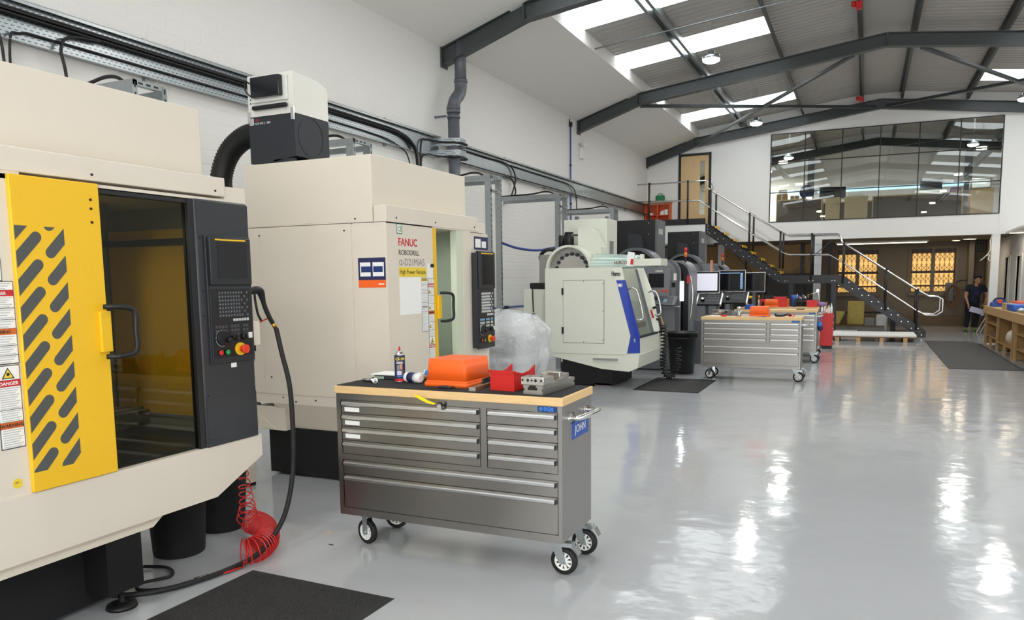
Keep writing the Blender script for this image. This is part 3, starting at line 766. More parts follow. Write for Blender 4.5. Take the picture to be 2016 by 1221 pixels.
def control(t, y0, y1, z0, z1, x, narrow=False):
    """dark operator console: screen bezel, keypad, dials and emergency stop"""
    c = mb('charcoal_dark').box(x, x+.012, y0, y1, z0, z1, .003).build('control_panel', t)
    w_ = y1-y0; h = z1-z0
    sz0 = z0+h*.62
    b = mb('screen_frame').box(x+.012, x+.03, y0+.04*w_, y1-.04*w_, sz0, z1-.01, .004)
    b.m('screen_off').box(x+.03, x+.0315, y0+.2*w_, y1-.14*w_, sz0+.035, z1-.035); b.m('yellow').box(x+.03, x+.032, y0+.16*w_, y1-.16*w_, z1-.026, z1-.018)
    b.build('screen', c)
    kz0, kz1 = z0+.02, sz0-.012
    b = mb('charcoal').box(x+.012, x+.016, y0+.03*w_, y1-.03*w_, kz0, kz1)
    b.m('black_paint').box(x+.016, x+.018, y0+.055*w_, y1-.055*w_, kz0+.01, kz1-.01).build('keypad_plate', c)
    kb = mb('black_gloss')
    ya = y0+.2*w_; p = w_*.062; q = (kz1-kz0)*.052; r_ = random.Random(3)
    for i in range(11):
        for j in range(7):
            if i > 7 and (i+j) % 2: continue
            kb.m('key' if not narrow else 'key_light'); kb.box(x+.018, x+.022, ya+i*p, ya+i*p+p*.72, kz1-.025-j*q-q*.72, kz1-.025-j*q)
            if not narrow: kb.m('key_light'); kb.box(x+.0221, x+.0224, ya+i*p+p*.25, ya+i*p+p*.45, kz1-.025-j*q-q*.4, kz1-.025-j*q-q*.25)
    for i in range(6): kb.m('key_light'); kb.box(x+.018, x+.023, ya+(i+5)*p, ya+(i+5)*p+p*.62, kz1-.03-7*q-q*.7, kz1-.03-7*q)
    for j in range(4):
        for i in range(11):
            if i in (4, 8): continue
            kb.m('key' if not narrow else ('key_blue' if j == 0 else 'key_light')); kb.box(x+.018, x+.021, y0+.1*w_+i*p*1.12, y0+.1*w_+i*p*1.12+p*.8, kz1-.04-(8.2+j*1.1)*q-q*.7, kz1-.04-(8.2+j*1.1)*q)
    kb.build('keyboard', c)
    dz = kz0+.30*(kz1-kz0)
    b = mb('black').cyl((x+.018, y0+.24*w_, dz), (x+.035, y0+.24*w_, dz), .046*min(1, w_/.37), 28); b.m('key_light').ring((x+.018, y0+.24*w_, dz), (x+.0195, y0+.24*w_, dz), .052*min(1, w_/.37), .049*min(1, w_/.37), 28)
    b.m('black').cyl((x+.03, y0+.32*w_, dz-.01), (x+.06, y0+.32*w_, dz-.01), .012, 12).build('handwheel', c)
    for f in (.50, .72): mb('black').cyl((x+.018, y0+f*w_, dz+.0), (x+.04, y0+f*w_, dz+.0), .017, 16).box(x+.04, x+.045, y0+f*w_-.003, y0+f*w_+.003, dz-.016, dz+.016).build('selector_knob', c)
    mb('white_plastic').box(x+.018, x+.022, y0+.84*w_, y0+.93*w_, dz-.012, dz+.02).build('white_switch', c)
    ez = kz0+.13*(kz1-kz0)
    b = mb('yellow').cyl((x+.018, y0+.62*w_, ez), (x+.03, y0+.62*w_, ez), .036, 24); b.m('est_red').cyl((x+.03, y0+.63*w_, ez), (x+.05, y0+.63*w_, ez), .016, 16).cyl((x+.05, y0+.63*w_, ez), (x+.068, y0+.63*w_, ez), .024, 20).build('emergency_stop', c)
    for f, m_ in ((.18, 'btn_red'), (.33, 'btn_green')):
        b = mb('black').ring((x+.018, y0+f*w_, ez-.01), (x+.026, y0+f*w_, ez-.01), .017, .013, 18); b.m(m_).cyl((x+.018, y0+f*w_, ez-.01), (x+.029, y0+f*w_, ez-.01), .0135, 18).build('push_button', c)
    return c
def drill_centre(loc, label, kind):
    t = thing('drilling_machine', label, 'machine', loc)
    D = -1.36; W = 1.65
    one = kind == 1
    # body shell
    b = mb('cream').box(D, -.02, .0, .02, .63, 2.067)           # side skin facing the camera
    b.box(D, D+.02, 0, W, .63, 2.067).box(D, -.02, W-.02, W, .63, 2.067).box(D, 0, 0, W, 2.055, 2.075)
    colr = .30 if one else .673
    b.box(-.03, 0, 0, colr if not one else .36, .74, 2.088); 
    b.build('cabinet', t)
    # lip canopy, step and tall rear cover
    b = mb('cream').box(-.11, .004, -.003, 1.493, 2.088 if one else 2.064, 2.189, .004)
    b.build('canopy', t)
    mb('cream').box(-.18, -.004, 1.493, W, 2.06, 2.146, .003).build('canopy_end', t)
    mb('cream').box(D, -.15 if one else -.12, 0, 1.485, 2.075, 2.565, .003).build('tall_cover', t)
    # interior
    mi = 'charcoal_dark' if one else 'mint'
    b = mb('liner_grey' if one else 'mint').box(-1.05, -1.03, .05, 1.6, .74, 2.06).box(-1.04, -.03, .05, .07, .74, 2.06)
    b.box(-1.03, -.04, (1.50 if one else 1.36), (1.52 if one else 1.38), .74, 2.06)
    b.build('inner_liner', t)
    mb('machine_dark').box(-1.03, -.04, .07, 1.5 if one else 1.36, .70, .76).build('chip_pan', t)
    if one:
        mb('yellow').box(-.92, -.05, 1.475, 1.498, .86, 1.93).build('inner_panel', t); mb('black').box(-.98, -.05, 1.44, 1.474, 1.84, 1.875).build('guide_rail', t)
        mb('mint').box(-.99, -.96, 1.44, 1.49, .76, 2.0).build('inner_post', t)
    mb('white_plastic').box(-.60, -.30, .62, .68, 2.0, 2.05).build('work_light_case', t); mb('lamp_face').box(-.58, -.32, .63, .67, 1.995, 2.0).build('work_light_tube', t)
    lamp((-.45, .65, 1.98), 5 if one else 4, (1, .98, .94), .1, t)  # light and its fixture added to brighten the dark machine interior
    tb = mb('cast_steel').box(-.78, -.34, .55, 1.2, .86, .94); tb.box(-.70, -.42, .62, 1.1, .76, .86)
    for k in range(4): tb.box(-.74+k*.11, -.71+k*.11, .55, 1.2, .94, .952)
    tb.build('work_table', t)
    sp = mb('cast_steel').cyl((-.62, .95, 1.62), (-.62, .95, 2.02), .09, 20).cyl((-.62, .95, 1.5), (-.62, .95, 1.62), .05, 20).box(-.9, -.5, .75, 1.15, 1.92, 2.05); sp.build('spindle_head', t)
    mb('black').tube(smooth_path([(-.5, .8, .8), (-.42, .76, 1.05), (-.3, .74, 1.0), (-.25, .73, .78)]), .016, 8).build('coolant_hose', t)
    # door
    if one:
        dy0, dy1 = .30, .705
        dr = mb('yellow').box(.0, .022, dy0, dy1, .745, 2.075, .003).build('sliding_door', t, 'yellow sliding door with diagonal slots')
        sl = mb('slot_glass'); Y0, Y1, Z0, Z1 = .306, .522, .83, 1.868; r = .0235; an = math.radians(47)
        pc = []
        for k in range(-1, 11):
            zt = 1.868-.045-.1155*k
            c1 = (Y0+.113-r, zt); c0 = (c1[0]-.35*math.cos(an), c1[1]-.35*math.sin(an)); pc.append(capsule(c0, c1, r))
            c0 = (Y0+.126+r, zt-.064); c1 = (c0[0]+.35*math.cos(an), c0[1]+.35*math.sin(an)); pc.append(capsule(c0, c1, r))
        for p in pc:
            for ax, v, kl in ((0, Y0, False), (0, Y1, True), (1, Z0, False), (1, Z1, True)):
                p = clip(p, ax, v, kl)
                if len(p) < 3: break
            if len(p) >= 3:
                q = [p[0]]
                for a in p[1:]:
                    if (a[0]-q[-1][0])**2+(a[1]-q[-1][1])**2 > 1e-8: q.append(a)
                if len(q) > 2: sl.prism(q, 'x', .0215, .0228)
        sl.build('slotted_window', dr)
        hy, hz0, hz1 = .665, 1.293, 1.52
        hp = dr; xh = .022
    else:
        dr = mb('yellow').box(-.028, -.004, .60, .742, .745, 2.064, .003).build('sliding_door', t, 'yellow edge of the sliding door')
        hy, hz0, hz1 = .735, 1.284, 1.519; hp = dr; xh = -.004
    mb('yellow').box(xh, xh+.02, hy-.01, hy+.045, hz0+.02, hz1-.02, .003).build('handle_bracket', hp)
    mb('black').tube(smooth_path([(xh+.03, hy+.0, hz1), (xh+.07, hy+.04, hz1), (xh+.09, hy+.11, hz1-.02), (xh+.09, hy+.115, (hz0+hz1)/2), (xh+.09, hy+.11, hz0+.02), (xh+.07, hy+.04, hz0), (xh+.03, hy, hz0)], 5), .012, 10).build('handle', hp)
    # right-hand side: jamb and console
    if one:
        mb('black_paint').box(-.04, .004, 1.225, 1.262, .74, 2.06).box(-.04, 0, .70, 1.23, 2.035, 2.06).build('door_frame', t)
        mb('glass_tint').box(-.022, -.016, .70, 1.225, .745, 2.035).build('window_pane', t)
        mb('charcoal').box(-.05, .012, 1.262, 1.645, .735, 2.063, .012).build('console_housing', t)
        for (a, b_) in ((.74, 1.005), (1.872, 2.05)): mb('charcoal').box(.012, .0145, 1.27, 1.64, a, b_).build('cover_plate', t)
        c = control(t, 1.31, 1.635, 1.185, 1.875, .012)
        plate(t, 'paper', 1.46, 1.50, 1.155, 1.18, .0125, .0135, 'blank_label')
        screws(t, [(.0146, y, z, 'x') for y in (1.285, 1.628) for z in (1.86, 1.58, 1.45, 1.02, .78)], .004)
    else:
        mb('mint_pale').box(-.06, -.002, 1.08, 1.34, .74, 2.064).build('door_jamb', t); mb('cream').box(-.01, 0.002, 1.2, 1.34, .74, 2.064).build('jamb_cover', t)
        mb('cream').box(-.05, -.002, 1.34, 1.70, .74, 2.05).build('console_housing', t)
        c = control(t, 1.345, 1.70, .99, 1.885, .05, True)
        mb('charcoal').box(-.001, .05, 1.36, 1.69, 1.0, 1.87).build('console_back', c)
        cd = mb('navy_ink').box(-.0015, .0005, 1.42, 1.70, 1.90, 2.02); cd.m('paper').box(.0005, .001, 1.44, 1.55, 1.92, 2.0).box(.0005, .001, 1.57, 1.66, 1.92, 1.98); cd.build('setup_poster', t)
    # sill with chamfered end, lower skirt, black base
    mb('cream').prism([(0, .455), (1.316, .455), (1.675, .615), (1.675, .74), (0, .74)], 'x', -.25, .006).build('front_sill', t)
    if one:
        mb('cream_shade').prism([(0, .40), (.92, .40), (1.0, .455), (0, .455)], 'x', -.3, -.03).build('under_tray', t)
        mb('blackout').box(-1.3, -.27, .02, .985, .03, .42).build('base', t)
        for (x, y) in ((-.16, .81), (-.16, .15)):
            f = mb('black').lathe([(.075, 0), (.07, .018), (.03, .03), (.014, .035), (.014, .12)], (x, y, 0), 20); f.build('levelling_foot', t)
        mb('black').box(-.30, -.10, .70, .90, .10, .40).build('foot_bracket', t)
    else:
        b = mb('cream_shade').prism([(0.0, .63), (.12, .40), (.14, .40), (.03, .63)], 'x', D+.20, -.02); b.build('skirt', t)
        mb('cream').prism([(D, .63), (D+.02, .405), (D+.20, .405), (D, .55)], 'y', .01, .05).box(D, D+.3, .02, 1.6, .40, .60).build('rear_skirt', t)
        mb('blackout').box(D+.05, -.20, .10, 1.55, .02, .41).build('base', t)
        # side skin panels with reveals
        b = mb('cream').box(D+.006, -.318, -.006, 0, .714, 2.062).box(-.308, -.003, -.004, 0, .714, 2.062).box(D+.006, -.003, -.003, 0, .632, .706); b.build('side_panel', t)
        b = mb('cream').box(D+.13, D+.134, -.0068, -.006, .72, 2.05); b.build('fold_line', t)
        screws(t, [(x, -.006, z, 'y') for (x, z) in ((-1.22, 2.0), (-.38, 2.01), (-1.16, .85), (-.36, .80))]+[(x, -.003, z, 'y') for (x, z) in ((-1.05, .685), (-.92, .655), (-.72, .675), (-.50, .665))]+[(-.28, 0, 2.095, 'y')])
    if not one:
        # printed panel
        for (s, sz, m_, y, z, sx_, bo) in (('FANUC', .082, 'red_ink', .152, 1.893, 1.02, .0016), ('ROBODRILL', .056, 'ink', .155, 1.822, 1.0, .0003), ('\u03b1-D21MiA5', .078, 'stone_grey', .158, 1.742, 1.0, 0.0)):
            text(s, sz, m_, 'lettering', t, (.0005, y, z), RY, RZ, .0006, sx_, 'LEFT', bo)
        yl = plate(t, 'yellow_ink', .155, .555, 1.655, 1.728, .0002, .0012, 'yellow_strip'); text('High Power Version', .052, 'ink', 'lettering', yl, (.0014, .163, 1.675), RY, RZ, .0004, .90, 'LEFT', .0003)
        plate(t, 'paper', .155, .475, 1.36, 1.65, .0002, .0016, 'white_plate')
        pp = plate(t, 'paper', .575, .665, 1.64, 1.76, .0002, .001, 'pinned_note'); mb('black').cyl((.001, .64, 1.745), (.02, .64, 1.745), .015, 14).build('magnet', pp)
        ce = mb('green_case').box(.0002, .0008, .135, .215, 1.98, 2.06); ce.m('white_plastic').box(.0008, .0012, .143, .207, 1.988, 2.052).build('mark_plate', t)
        text('CE', .055, 'green_case', 'lettering', t, (.0016, .148, 2.0), RY, RZ, .0003, .9)
        sticker(t, .478, .567, 1.415, 1.64, [(.10, 'yel', 'CAUTION'), (.12, 'txt', ''), (.2, 'txt', ''), (.1, 'txt', ''), (.34, 'txt', ''), (.14, 'txt', '')])
        sticker(t, .48, .567, 1.21, 1.40, [(.15, 'txt', ''), (.85, 'txt', '')])
        sticker(t, .585, .672, .80, 1.64, [(.05, 'txt', ''), (.035, 'red', 'DANGER'), (.08, 'tri', ''), (.08, 'txt', ''), (.07, 'tri', ''), (.035, 'org', 'WARNING'), (.075, 'txt', ''), (.075, 'tri', ''), (.07, 'txt', ''), (.08, 'tri', 'c'), (.03, 'red', 'DANGER'), (.18, 'txt', ''), (.035, 'org', 'WARNING'), (.165, 'txt', '')])
        ps = MB(); ps.m('navy_ink').box(-.262, -.015, -.0055, -.0045, 1.63, 1.80); ps.m('orange_box').box(-.262, -.015, -.006, -.0055, 1.575, 1.632)
        ps.m('paper').box(-.245, -.15, -.0062, -.0055, 1.66, 1.765).box(-.13, -.03, -.0062, -.0055, 1.66, 1.765); ps.m('blue_badge').box(-.235, -.14, -.0068, -.006, 1.69, 1.735).box(-.125, -.04, -.0068, -.006, 1.69, 1.735); ps.m('paper').box(-.08, -.03, -.0065, -.0055, 1.597, 1.605)
        ps.build('vice_poster', t)
        screws(t, [(.004, y, 2.10, 'x') for y in (.13, .72, 1.42)])
        mb('cream').box(-.02, .006, .02, .62, .74, .745).build('shelf_lip', t)
    else:
        sticker(t, .160, .292, 1.302, 1.637, [(.10, 'txt', ''), (.075, 'red', 'DANGER'), (.145, 'txt', ''), (.14, 'tri', ''), (.11, 'txt', ''), (.075, 'org', 'WARNING'), (.135, 'txt', ''), (.12, 'tri', ''), (.10, 'txt', '')])
        sticker(t, .195, .290, .95, 1.292, [(.17, 'tri', 'c'), (.08, 'red', 'DANGER'), (.28, 'txt', ''), (.15, 'txt', ''), (.08, 'org', 'WARNING'), (.24, 'txt', '')])
        sticker(t, .16, .25, 1.642, 1.73, [(1, 'txt', '')])
        b = mb('yellow_ink').cyl((.0002, .245, .797), (.0012, .245, .797), .021, 24); b.build('round_badge', t); text('LEV', .012, 'ink', 'lettering', t, (.0014, .232, .797), RY, RZ, .0002)
        screws(t, [(.004, y, z, 'x') for (y, z) in ((.69, 2.115), (1.42, 2.115))]+[(-.02, y, 2.189, 'z') for y in (.30, 1.15, 1.25)]+[(.022, .66, z, 'x') for z in (2.0, 1.96, 1.9)], .006)
    return t
drill_centre((-3.2, 1.753, 0), 'cream drilling machine with a yellow slotted sliding door, nearest at the left edge', 1)
drill_centre((-3.26, 4.90, 0), 'cream drilling machine lettered in red and black, behind the black-topped tool chest', 2)
# ------------------------------------------------------------------ mist collector with hose
t = thing('mist_collector', 'white and dark grey mist collector standing on top of the second cream machine', 'extractor', (-4.50, 5.14, 2.567))
x0, x1, y0, y1 = -.255, .225, 0, .44
mb('charcoal_dark').box(x0, x1, .03, y1, 0, .05).box(x0+.25, x1-.02, .0, .03, .03, .07).build('base_frame', t)
mb('machine_dark').prism([(x0, .05), (x1-.25, .05), (x1, .085), (x1, .425), (x0, .425)], 'y', y0, y1).build('lower_body', t)
b = mb('hood_white').prism([(y0, .43), (y1, .43), (y1, .70), (y1*.62, .745), (y0+.10, .745), (y0, .76)], 'x', x0, x1); b.build('hood', t)
bx = mb('hood_white').box(x0+.055, x1-.05, -.02, 0, .535, .735, .006); bx.m('screen_off').box(x0+.09, x1-.09, -.07, -.02, .565, .73, .008); bx.build('control_box', t)
mb('black').box(x0+.07, x1-.05, -.045, -.01, .475, .51, .012).build('handle', t)
for x in (x0-.005, x1-.03): mb('chrome').box(x, x+.03, -.008, 0, .375, .47).build('latch', t)
b = mb('paper').box(x0+.01, x0+.05, -.002, 0, .365, .42); b.m('ink').box(x0+.015, x0+.045, -.003, -.002, .37, .415)
for k in range(3): b.m('paper').box(x0+.017+k*.01, x0+.022+k*.01, -.0036, -.003, .372, .413)
b.build('maker_badge', t)
text('LNS', .028, 'red_ink', 'lettering', t, (x0+.06, -.001, .393), (1, 0, 0), RZ, .0004); text('FOX WS 2 - 500', .024, 'paper', 'lettering', t, (x0+.06, -.001, .366), (1, 0, 0), RZ, .0004)
bb = mb('ink')
for k in range(3): bb.prism([(x0+.018, .535+k*.03), (x0+.038, .535+k*.03), (x0+.028, .552+k*.03)], 'y', -.001, 0)
bb.build('warning_marks', t)
mb('machine_dark').ring((x1, .20, .26), (x1+.003, .20, .26), .16, .156, 32).build('port_rim', t)
mb('black').tube(smooth_path([(x0+.03, -.005, .70), (x0+.02, -.03, .715), (x0+.0, -.03, .70), (x0-.0, -.02, .64), (x0+.03, -.005, .60)]), .006, 6).build('loop_cable', t)
# ribbed hose
hp = smooth_path([(-4.74, 5.28, 2.90), (-4.95, 5.28, 2.87), (-5.12, 5.26, 2.74), (-5.20, 5.24, 2.52), (-5.14, 5.22, 2.32), (-4.98, 5.2, 2.20), (-4.76, 5.2, 2.16)], 18)
rad = [.097 if i % 2 else .089 for i in range(len(hp))]
tag(mb('black').tube(hp, .1, 20, rad=rad).build('extraction_hose'), 'thick black ribbed extraction hose curving down from the mist collector', 'hose')
# ------------------------------------------------------------------ stainless tool chests
def castor(t, x, y, a, rear_brake=False, swivel=0.):
    c = thing('castor', None, None, (x, y, 0)); c.parent = t
    d = Vector((math.sin(swivel), math.cos(swivel), 0))      # axle direction (wheel seen side-on along -y)
    o = -d*.016
    b = mb('rubber')
    prof = [(.052, -.018), (.070, -.018), (.0765, -.012), (.078, 0), (.0765, .012), (.070, .018), (.052, .018)]
    rings = []
    wc = Vector((a, 0, .078))
    u = Vector((0, 0, 1)); v = d.cross(u)
    for r, h in prof: rings.append([b.bm.verts.new(wc+d*h+(v*math.cos(2*PI*i/32)+u*math.sin(2*PI*i/32))*r) for i in range(32)])
    for A, B in pairs(rings): b._fin([b.bm.faces.new([A[i], A[(i+1) % 32], B[(i+1) % 32], B[i]]) for i in range(32)], True)
    b.build('tyre', c)
    h = mb('white_plastic').ring(wc-d*.016, wc+d*.016, .056, .047, 32)
    for k in range(10):
        an = 2*PI*k/10; w_ = (v*math.cos(an)+u*math.sin(an)); h.obox(wc+w_*.032, w_, w_.cross(d), d, .017, .0062, .013)
    h.cyl(wc-d*.017, wc+d*.017, .018, 16); h.m('black').cyl(wc-d*.004, wc+d*.004, .048, 24); h.build('wheel_hub', c)
    f = mb('zinc')
    top = Vector((0, 0, .18))
    for s_ in (-1, 1):
        q = d*(.023*s_)
        A = wc+q; w2 = d*.0018; P = [A+v*.02-u*.014, A-v*.02-u*.014, top+q-v*.034, top+q+v*.034] if a else [A+v*.02-u*.014, A-v*.02-u*.014, top+q-v*.02, top+q+v*.02]
        F1_ = [f.bm.verts.new(p-w2) for p in P]; F2_ = [f.bm.verts.new(p+w2) for p in P]
        f._fin([f.bm.faces.new(F1_), f.bm.faces.new(F2_[::-1])]+[f.bm.faces.new([F1_[i], F2_[i], F2_[(i+1) % 4], F1_[(i+1) % 4]]) for i in range(4)])
    f.box(-.036, .036, -.026, .026, .176, .184).cyl((0, 0, .184), (0, 0, .192), .03, 18).box(-.045, .045, -.035, .035, .192, .20)
    f.cyl(wc-d*.028, wc+d*.028, .009, 10); f.build('fork', c)
    if rear_brake:
        g = mb('zinc').box(.03, .10, -.026, .026, .162, .186).obox((.125, 0, .150), (.5, 0, -.9), (0, 1, 0), (.9, 0, .5), .026, .022, .002)
        g.build('brake_pedal', c)
    return c
def tool_chest(loc, label, W=1.455, mat_top=True):
    t = thing('tool_chest', label, 'tool chest', loc); D = .48
    H0, H1 = .205, .955
    b = mb('steel_brushed').box(0, .032, 0, D, H0, H1).box(W-.02, W, 0, D, H0, H1).box(.032, W-.02, 0, D, H0, .250).box(.032, W-.02, 0, .02, .918, H1).box(.032, W-.02, D-.02, D, H0, H1)
    b.box(.032, W-.02, .001, .02, .55, .585).box(.975, 1.013, .001, .02, .585, .918).build('carcass', t)
    mb('steel_side').box(W, W+.0015, .002, D-.002, H0+.002, H1-.002).build('side_skin', t)
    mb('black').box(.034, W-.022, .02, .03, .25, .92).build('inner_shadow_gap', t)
    mb('beech').box(-.008, W+.010, -.006, D+.006, H1, 1.0, .003).build('worktop', t)
    if mat_top: mb('mat_fabric').box(.004, W-.004, .006, D-.006, 1.0, 1.004).build('top_mat', t)
    def drawer(x0, x1, z0, z1, lab=False):
        d = mb('steel_brushed').box(x0, x1, .002, .02, z0, z1).build('drawer', t)
        zz = z1-.022
        # pull: folded aluminium rail with black end caps
        h = mb('aluminium').prism([(.002, zz+.012), (-.012, zz+.012), (-.018, zz+.006), (-.018, zz-.006), (-.012, zz-.010), (.002, zz-.010)], 'x', x0+.010, x1-.012); h.build('pull_rail', d)
        for xx in (x0+.004, x1-.012): mb('black').box(xx, xx+.006, -.019, .002, zz-.011, zz+.013).build('end_cap', d)
        if lab: mb('paper').box(x0+.022, x0+.128, .0005, .002, zz-.047, zz-.022).build('label_card', d)
    X0, X1 = .036, .971; X2, X3 = 1.017, W-.024
    for k, (z0, z1) in enumerate(((.838, .915), (.757, .834), (.672, .753), (.588, .668))):
        drawer(X0, X1, z0, z1, k < 3 and mat_top); drawer(X2, X3, z0, z1)
    drawer(X0, X3, .460, .547); drawer(X0, X3, .253, .456)
    c0 = W-.135
    bd = mb('blue_badge').box(c0, c0+.112, -.002, 0, .921, .950, .003); bd.m('blue_bright').ring((c0+.018, -.0022, .9355), (c0+.018, -.003, .9355), .0105, .007, 20).ring((c0+.018, -.0022, .9355), (c0+.018, -.003, .9355), .005, .002, 12).build('maker_badge', t)
    text('SGS', .028, 'blue_bright', 'lettering', t, (c0+.034, -.003, .9265), (1, 0, 0), RZ, .0006, 1.25, 'LEFT', .0008)
    lk = mb('chrome').cyl((.735, -.006, .932), (.735, 0, .932), .010, 14).build('lock', t)
    # side handle: bowed stainless tube
    hp = smooth_path([(W, .13, .87), (W+.05, .13, .875), (W+.085, .165, .885), (W+.09, .26, .885), (W+.085, .355, .885), (W+.05, .39, .88), (W, .39, .88)], 5)
    h = mb('chrome').tube(hp, .016, 14).cyl((W, .13, .87), (W+.005, .13, .87), .03, 20).cyl((W, .39, .88), (W+.005, .39, .88), .03, 20); h.build('side_handle', t)
    castor(t, .125, .10, .0, False, .25); castor(t, .125, .43, .0, False, -.2)
    castor(t, W-.07, .10, .045, True, .05); castor(t, W-.07, .44, .045, True, .05)
    return t
c1 = tool_chest((-2.885, 3.74, 0), 'large stainless steel tool chest with a black mat and blue name sign, nearest the camera')
sg = mb('blue_sign').box(1.4565, 1.4585, .155, .425, .745, .845).build('name_sign', c1)
text('JOHN', .062, 'paper', 'lettering', sg, (1.459, .20, .775), RY, RZ, .0004, 1.1)
for (x0_, y0_, a) in ((1.472, .135, .9), (1.475, .385, .9)): mb('black').tube([(1.459, y0_+.005, .90), (1.475, y0_-.01, .905), (1.485, y0_, .88), (1.478, y0_+.003, .85), (1.462, y0_+.01, .84)], .0025, 5).build('cable_tie', c1)
# bunch of keys with yellow tag
t = thing('key_bunch', 'keys with a curled yellow tag hanging from the lock of the nearest tool chest', 'keys', (-2.150, 3.735, .930))
mb('black').sphere((0.0, -.02, -.002), .02, 8, .014, .016).build('fob', t)
mb('aluminium').box(-.012, .012, -.034, -.030, -.028, 0).cyl((.0, -.036, .0), (.0, -.006, .006), .004, 8).build('key', t)
mb('yellow_tag').prism([(-.155, .052), (-.12, .044), (-.07, .02), (-.02, .006), (-.03, -.001), (-.075, .004), (-.125, .024), (-.152, .036)], 'y', -.034, -.032).build('tag', t)
# chests further down the hall
def copy_chest(src, loc, label, sx_=1.02):
    c = dup(src, None, loc, 0, label); c.scale = (sx_, 1, 1); return c
src = tool_chest((-2.36, 12.45, 0), 'stainless tool chest standing square in mid-hall beside the black bin', 1.455, False)
src.scale = (1.03, 1, 1)
copy_chest(src, (-2.28, 15.35, 0), 'third stainless tool chest, partly hidden behind the mid-hall chest'); copy_chest(src, (-2.32, 16.6, 0), 'furthest stainless tool chest, carrying a tray of tooling')
# ------------------------------------------------------------------ things on the nearest chest (top at 1.004)
T = 1.004
t = thing('spray_can', 'spray can of cutting fluid with a red nozzle and purple label', 'spray can', (-2.587, 3.99, T))
b = mb('chrome').lathe([(.031, 0), (.032, .004), (.0325, .006)], (0, 0, 0), 28); b.m('red_ink').lathe([(.0325, .006), (.0326, .022)], (0, 0, 0), 28, cap=False)
b.m('navy_ink').lathe([(.0326, .022), (.0326, .165)], (0, 0, 0), 28, cap=False); b.m('chrome').lathe([(.0326, .165), (.032, .170), (.026, .178), (.022, .180), (.021, .186), (.013, .192)], (0, 0, 0), 28).build('can_body', t)
mb('red_paint').cyl((0, 0, .192), (0, 0, .205), .007, 12).cyl((0, 0, .205), (0, 0, .218), .005, 12).build('nozzle', t)
def wrap_text(par, s, size, m_, z, r, a0, da, bold=.001):
    """letters wrapped round the can, one mesh each word"""
    for i, ch in enumerate(s):
        an = a0+da*i; n = Vector((math.sin(an), -math.cos(an), 0)); rt = Vector((math.cos(an), math.sin(an), 0))
        text(ch, size, m_, 'lettering', par, tuple(n*r-rt*size*.3+Vector((0, 0, z))), rt, RZ, .0004, 1, 'LEFT', bold)
an0 = math.atan2(-2.587, 3.99)*-1
v0 = math.atan2(-(-2.587), 3.99)   # bearing to the camera
wrap_text(t, 'CT-90', .024, 'yellow_tag', .136, .0332, v0-.62, .36, .0008)
wrap_text(t, 'CUTTING FLUID', .008, 'paper', .122, .0332, v0-.62, .10, .0003)
lb = mb('paper')
for (a, b_, z0, z1, m_) in ((-.7, .7, .116, .120, 'paper'), (-.6, -.1, .075, .108, 'stone_grey'), (-.05, .5, .08, .112, 'skin'), (-.6, .3, .045, .072, 'lilac'), (.3, .7, .05, .078, 'wood_dark'), (-.7, .6, .036, .041, 'blue_bright')):
    lb.m(m_); n = 8
    for k in range(n):
        q0 = v0+a+(b_-a)*k/n; q1 = v0+a+(b_-a)*(k+1)/n; r = .0331
        lb.quad((math.sin(q0)*r, -math.cos(q0)*r, z0), (math.sin(q1)*r, -math.cos(q1)*r, z0), (math.sin(q1)*r, -math.cos(q1)*r, z1), (math.sin(q0)*r, -math.cos(q0)*r, z1))
lb.build('label_picture', t)
t = thing('folder', 'closed dark folder lying flat at the back left of the nearest chest', 'folder', (-2.70, 4.12, T), .08)
mb('charcoal').box(-.12, .14, -.07, .09, 0, .025, .003).build('cover', t); mb('mint').box(-.121, -.05, -.072, .08, .003, .02).build('spine', t)
tag(mb('paper').box(-2.85, -2.545, 4.05, 4.215, T+.027, T+.031).build('paper_sheets'), 'white paper sheets lying on the dark folder behind the spray can', 'paper')
t = thing('socket_driver', 'short chrome tube spanner at the left end of the nearest chest', 'spanner', (-2.70, 3.885, T+.016), 0)
d_ = mb('chrome').cyl((-.11, .035, -.004), (.0, .0, 0), .011, 16).ring((-.01, .02, 0), (.012, -.018, 0), .016, .0105, 20)
d_.build('shaft', t)
t = thing('mallet_head', 'white faced soft mallet with a dark blue band', 'mallet', (-2.49, 3.985, T+.030), -.35)
mb('white_plastic').lathe([(.024, -.078), (.03, -.072), (.0305, -.03)], (0, 0, 0), 24, 'x').build('face', t); mb('white_plastic').lathe([(.0305, .025), (.029, .05), (.027, .068), (.018, .078)], (0, 0, 0), 24, 'x').build('face', t)
mb('navy_ink').lathe([(.0305, -.03), (.033, -.028), (.033, .023), (.0305, .025)], (0, 0, 0), 24, 'x').build('band', t)
mb('wood_pine').cyl((0, .02, 0), (.02, .14, -.008), .012, 10).build('handle', t)
t = thing('work_glove', 'dark work glove with a blue and white cuff behind the mallet', 'glove', (-2.42, 4.13, T+.004))
b = mb('navy_cloth'); b.sphere((.05, 0, .028), .09, 14, .045, .032); 
for k in range(4): b.tube([(.11, -.03+k*.018, .03), (.15, -.035+k*.02, .028), (.165, -.035+k*.02, .016)], .011, 8)
b.tube([(.04, -.04, .03), (.07, -.07, .02)], .012, 8); b.build('palm', t)
b = mb('blue_bright').ring((-.06, 0, .032), (-.035, 0, .032), .028, .018, 18); b.m('paper').ring((-.07, .0, .032), (-.06, 0, .032), .027, .02, 18); b.build('cuff', t)
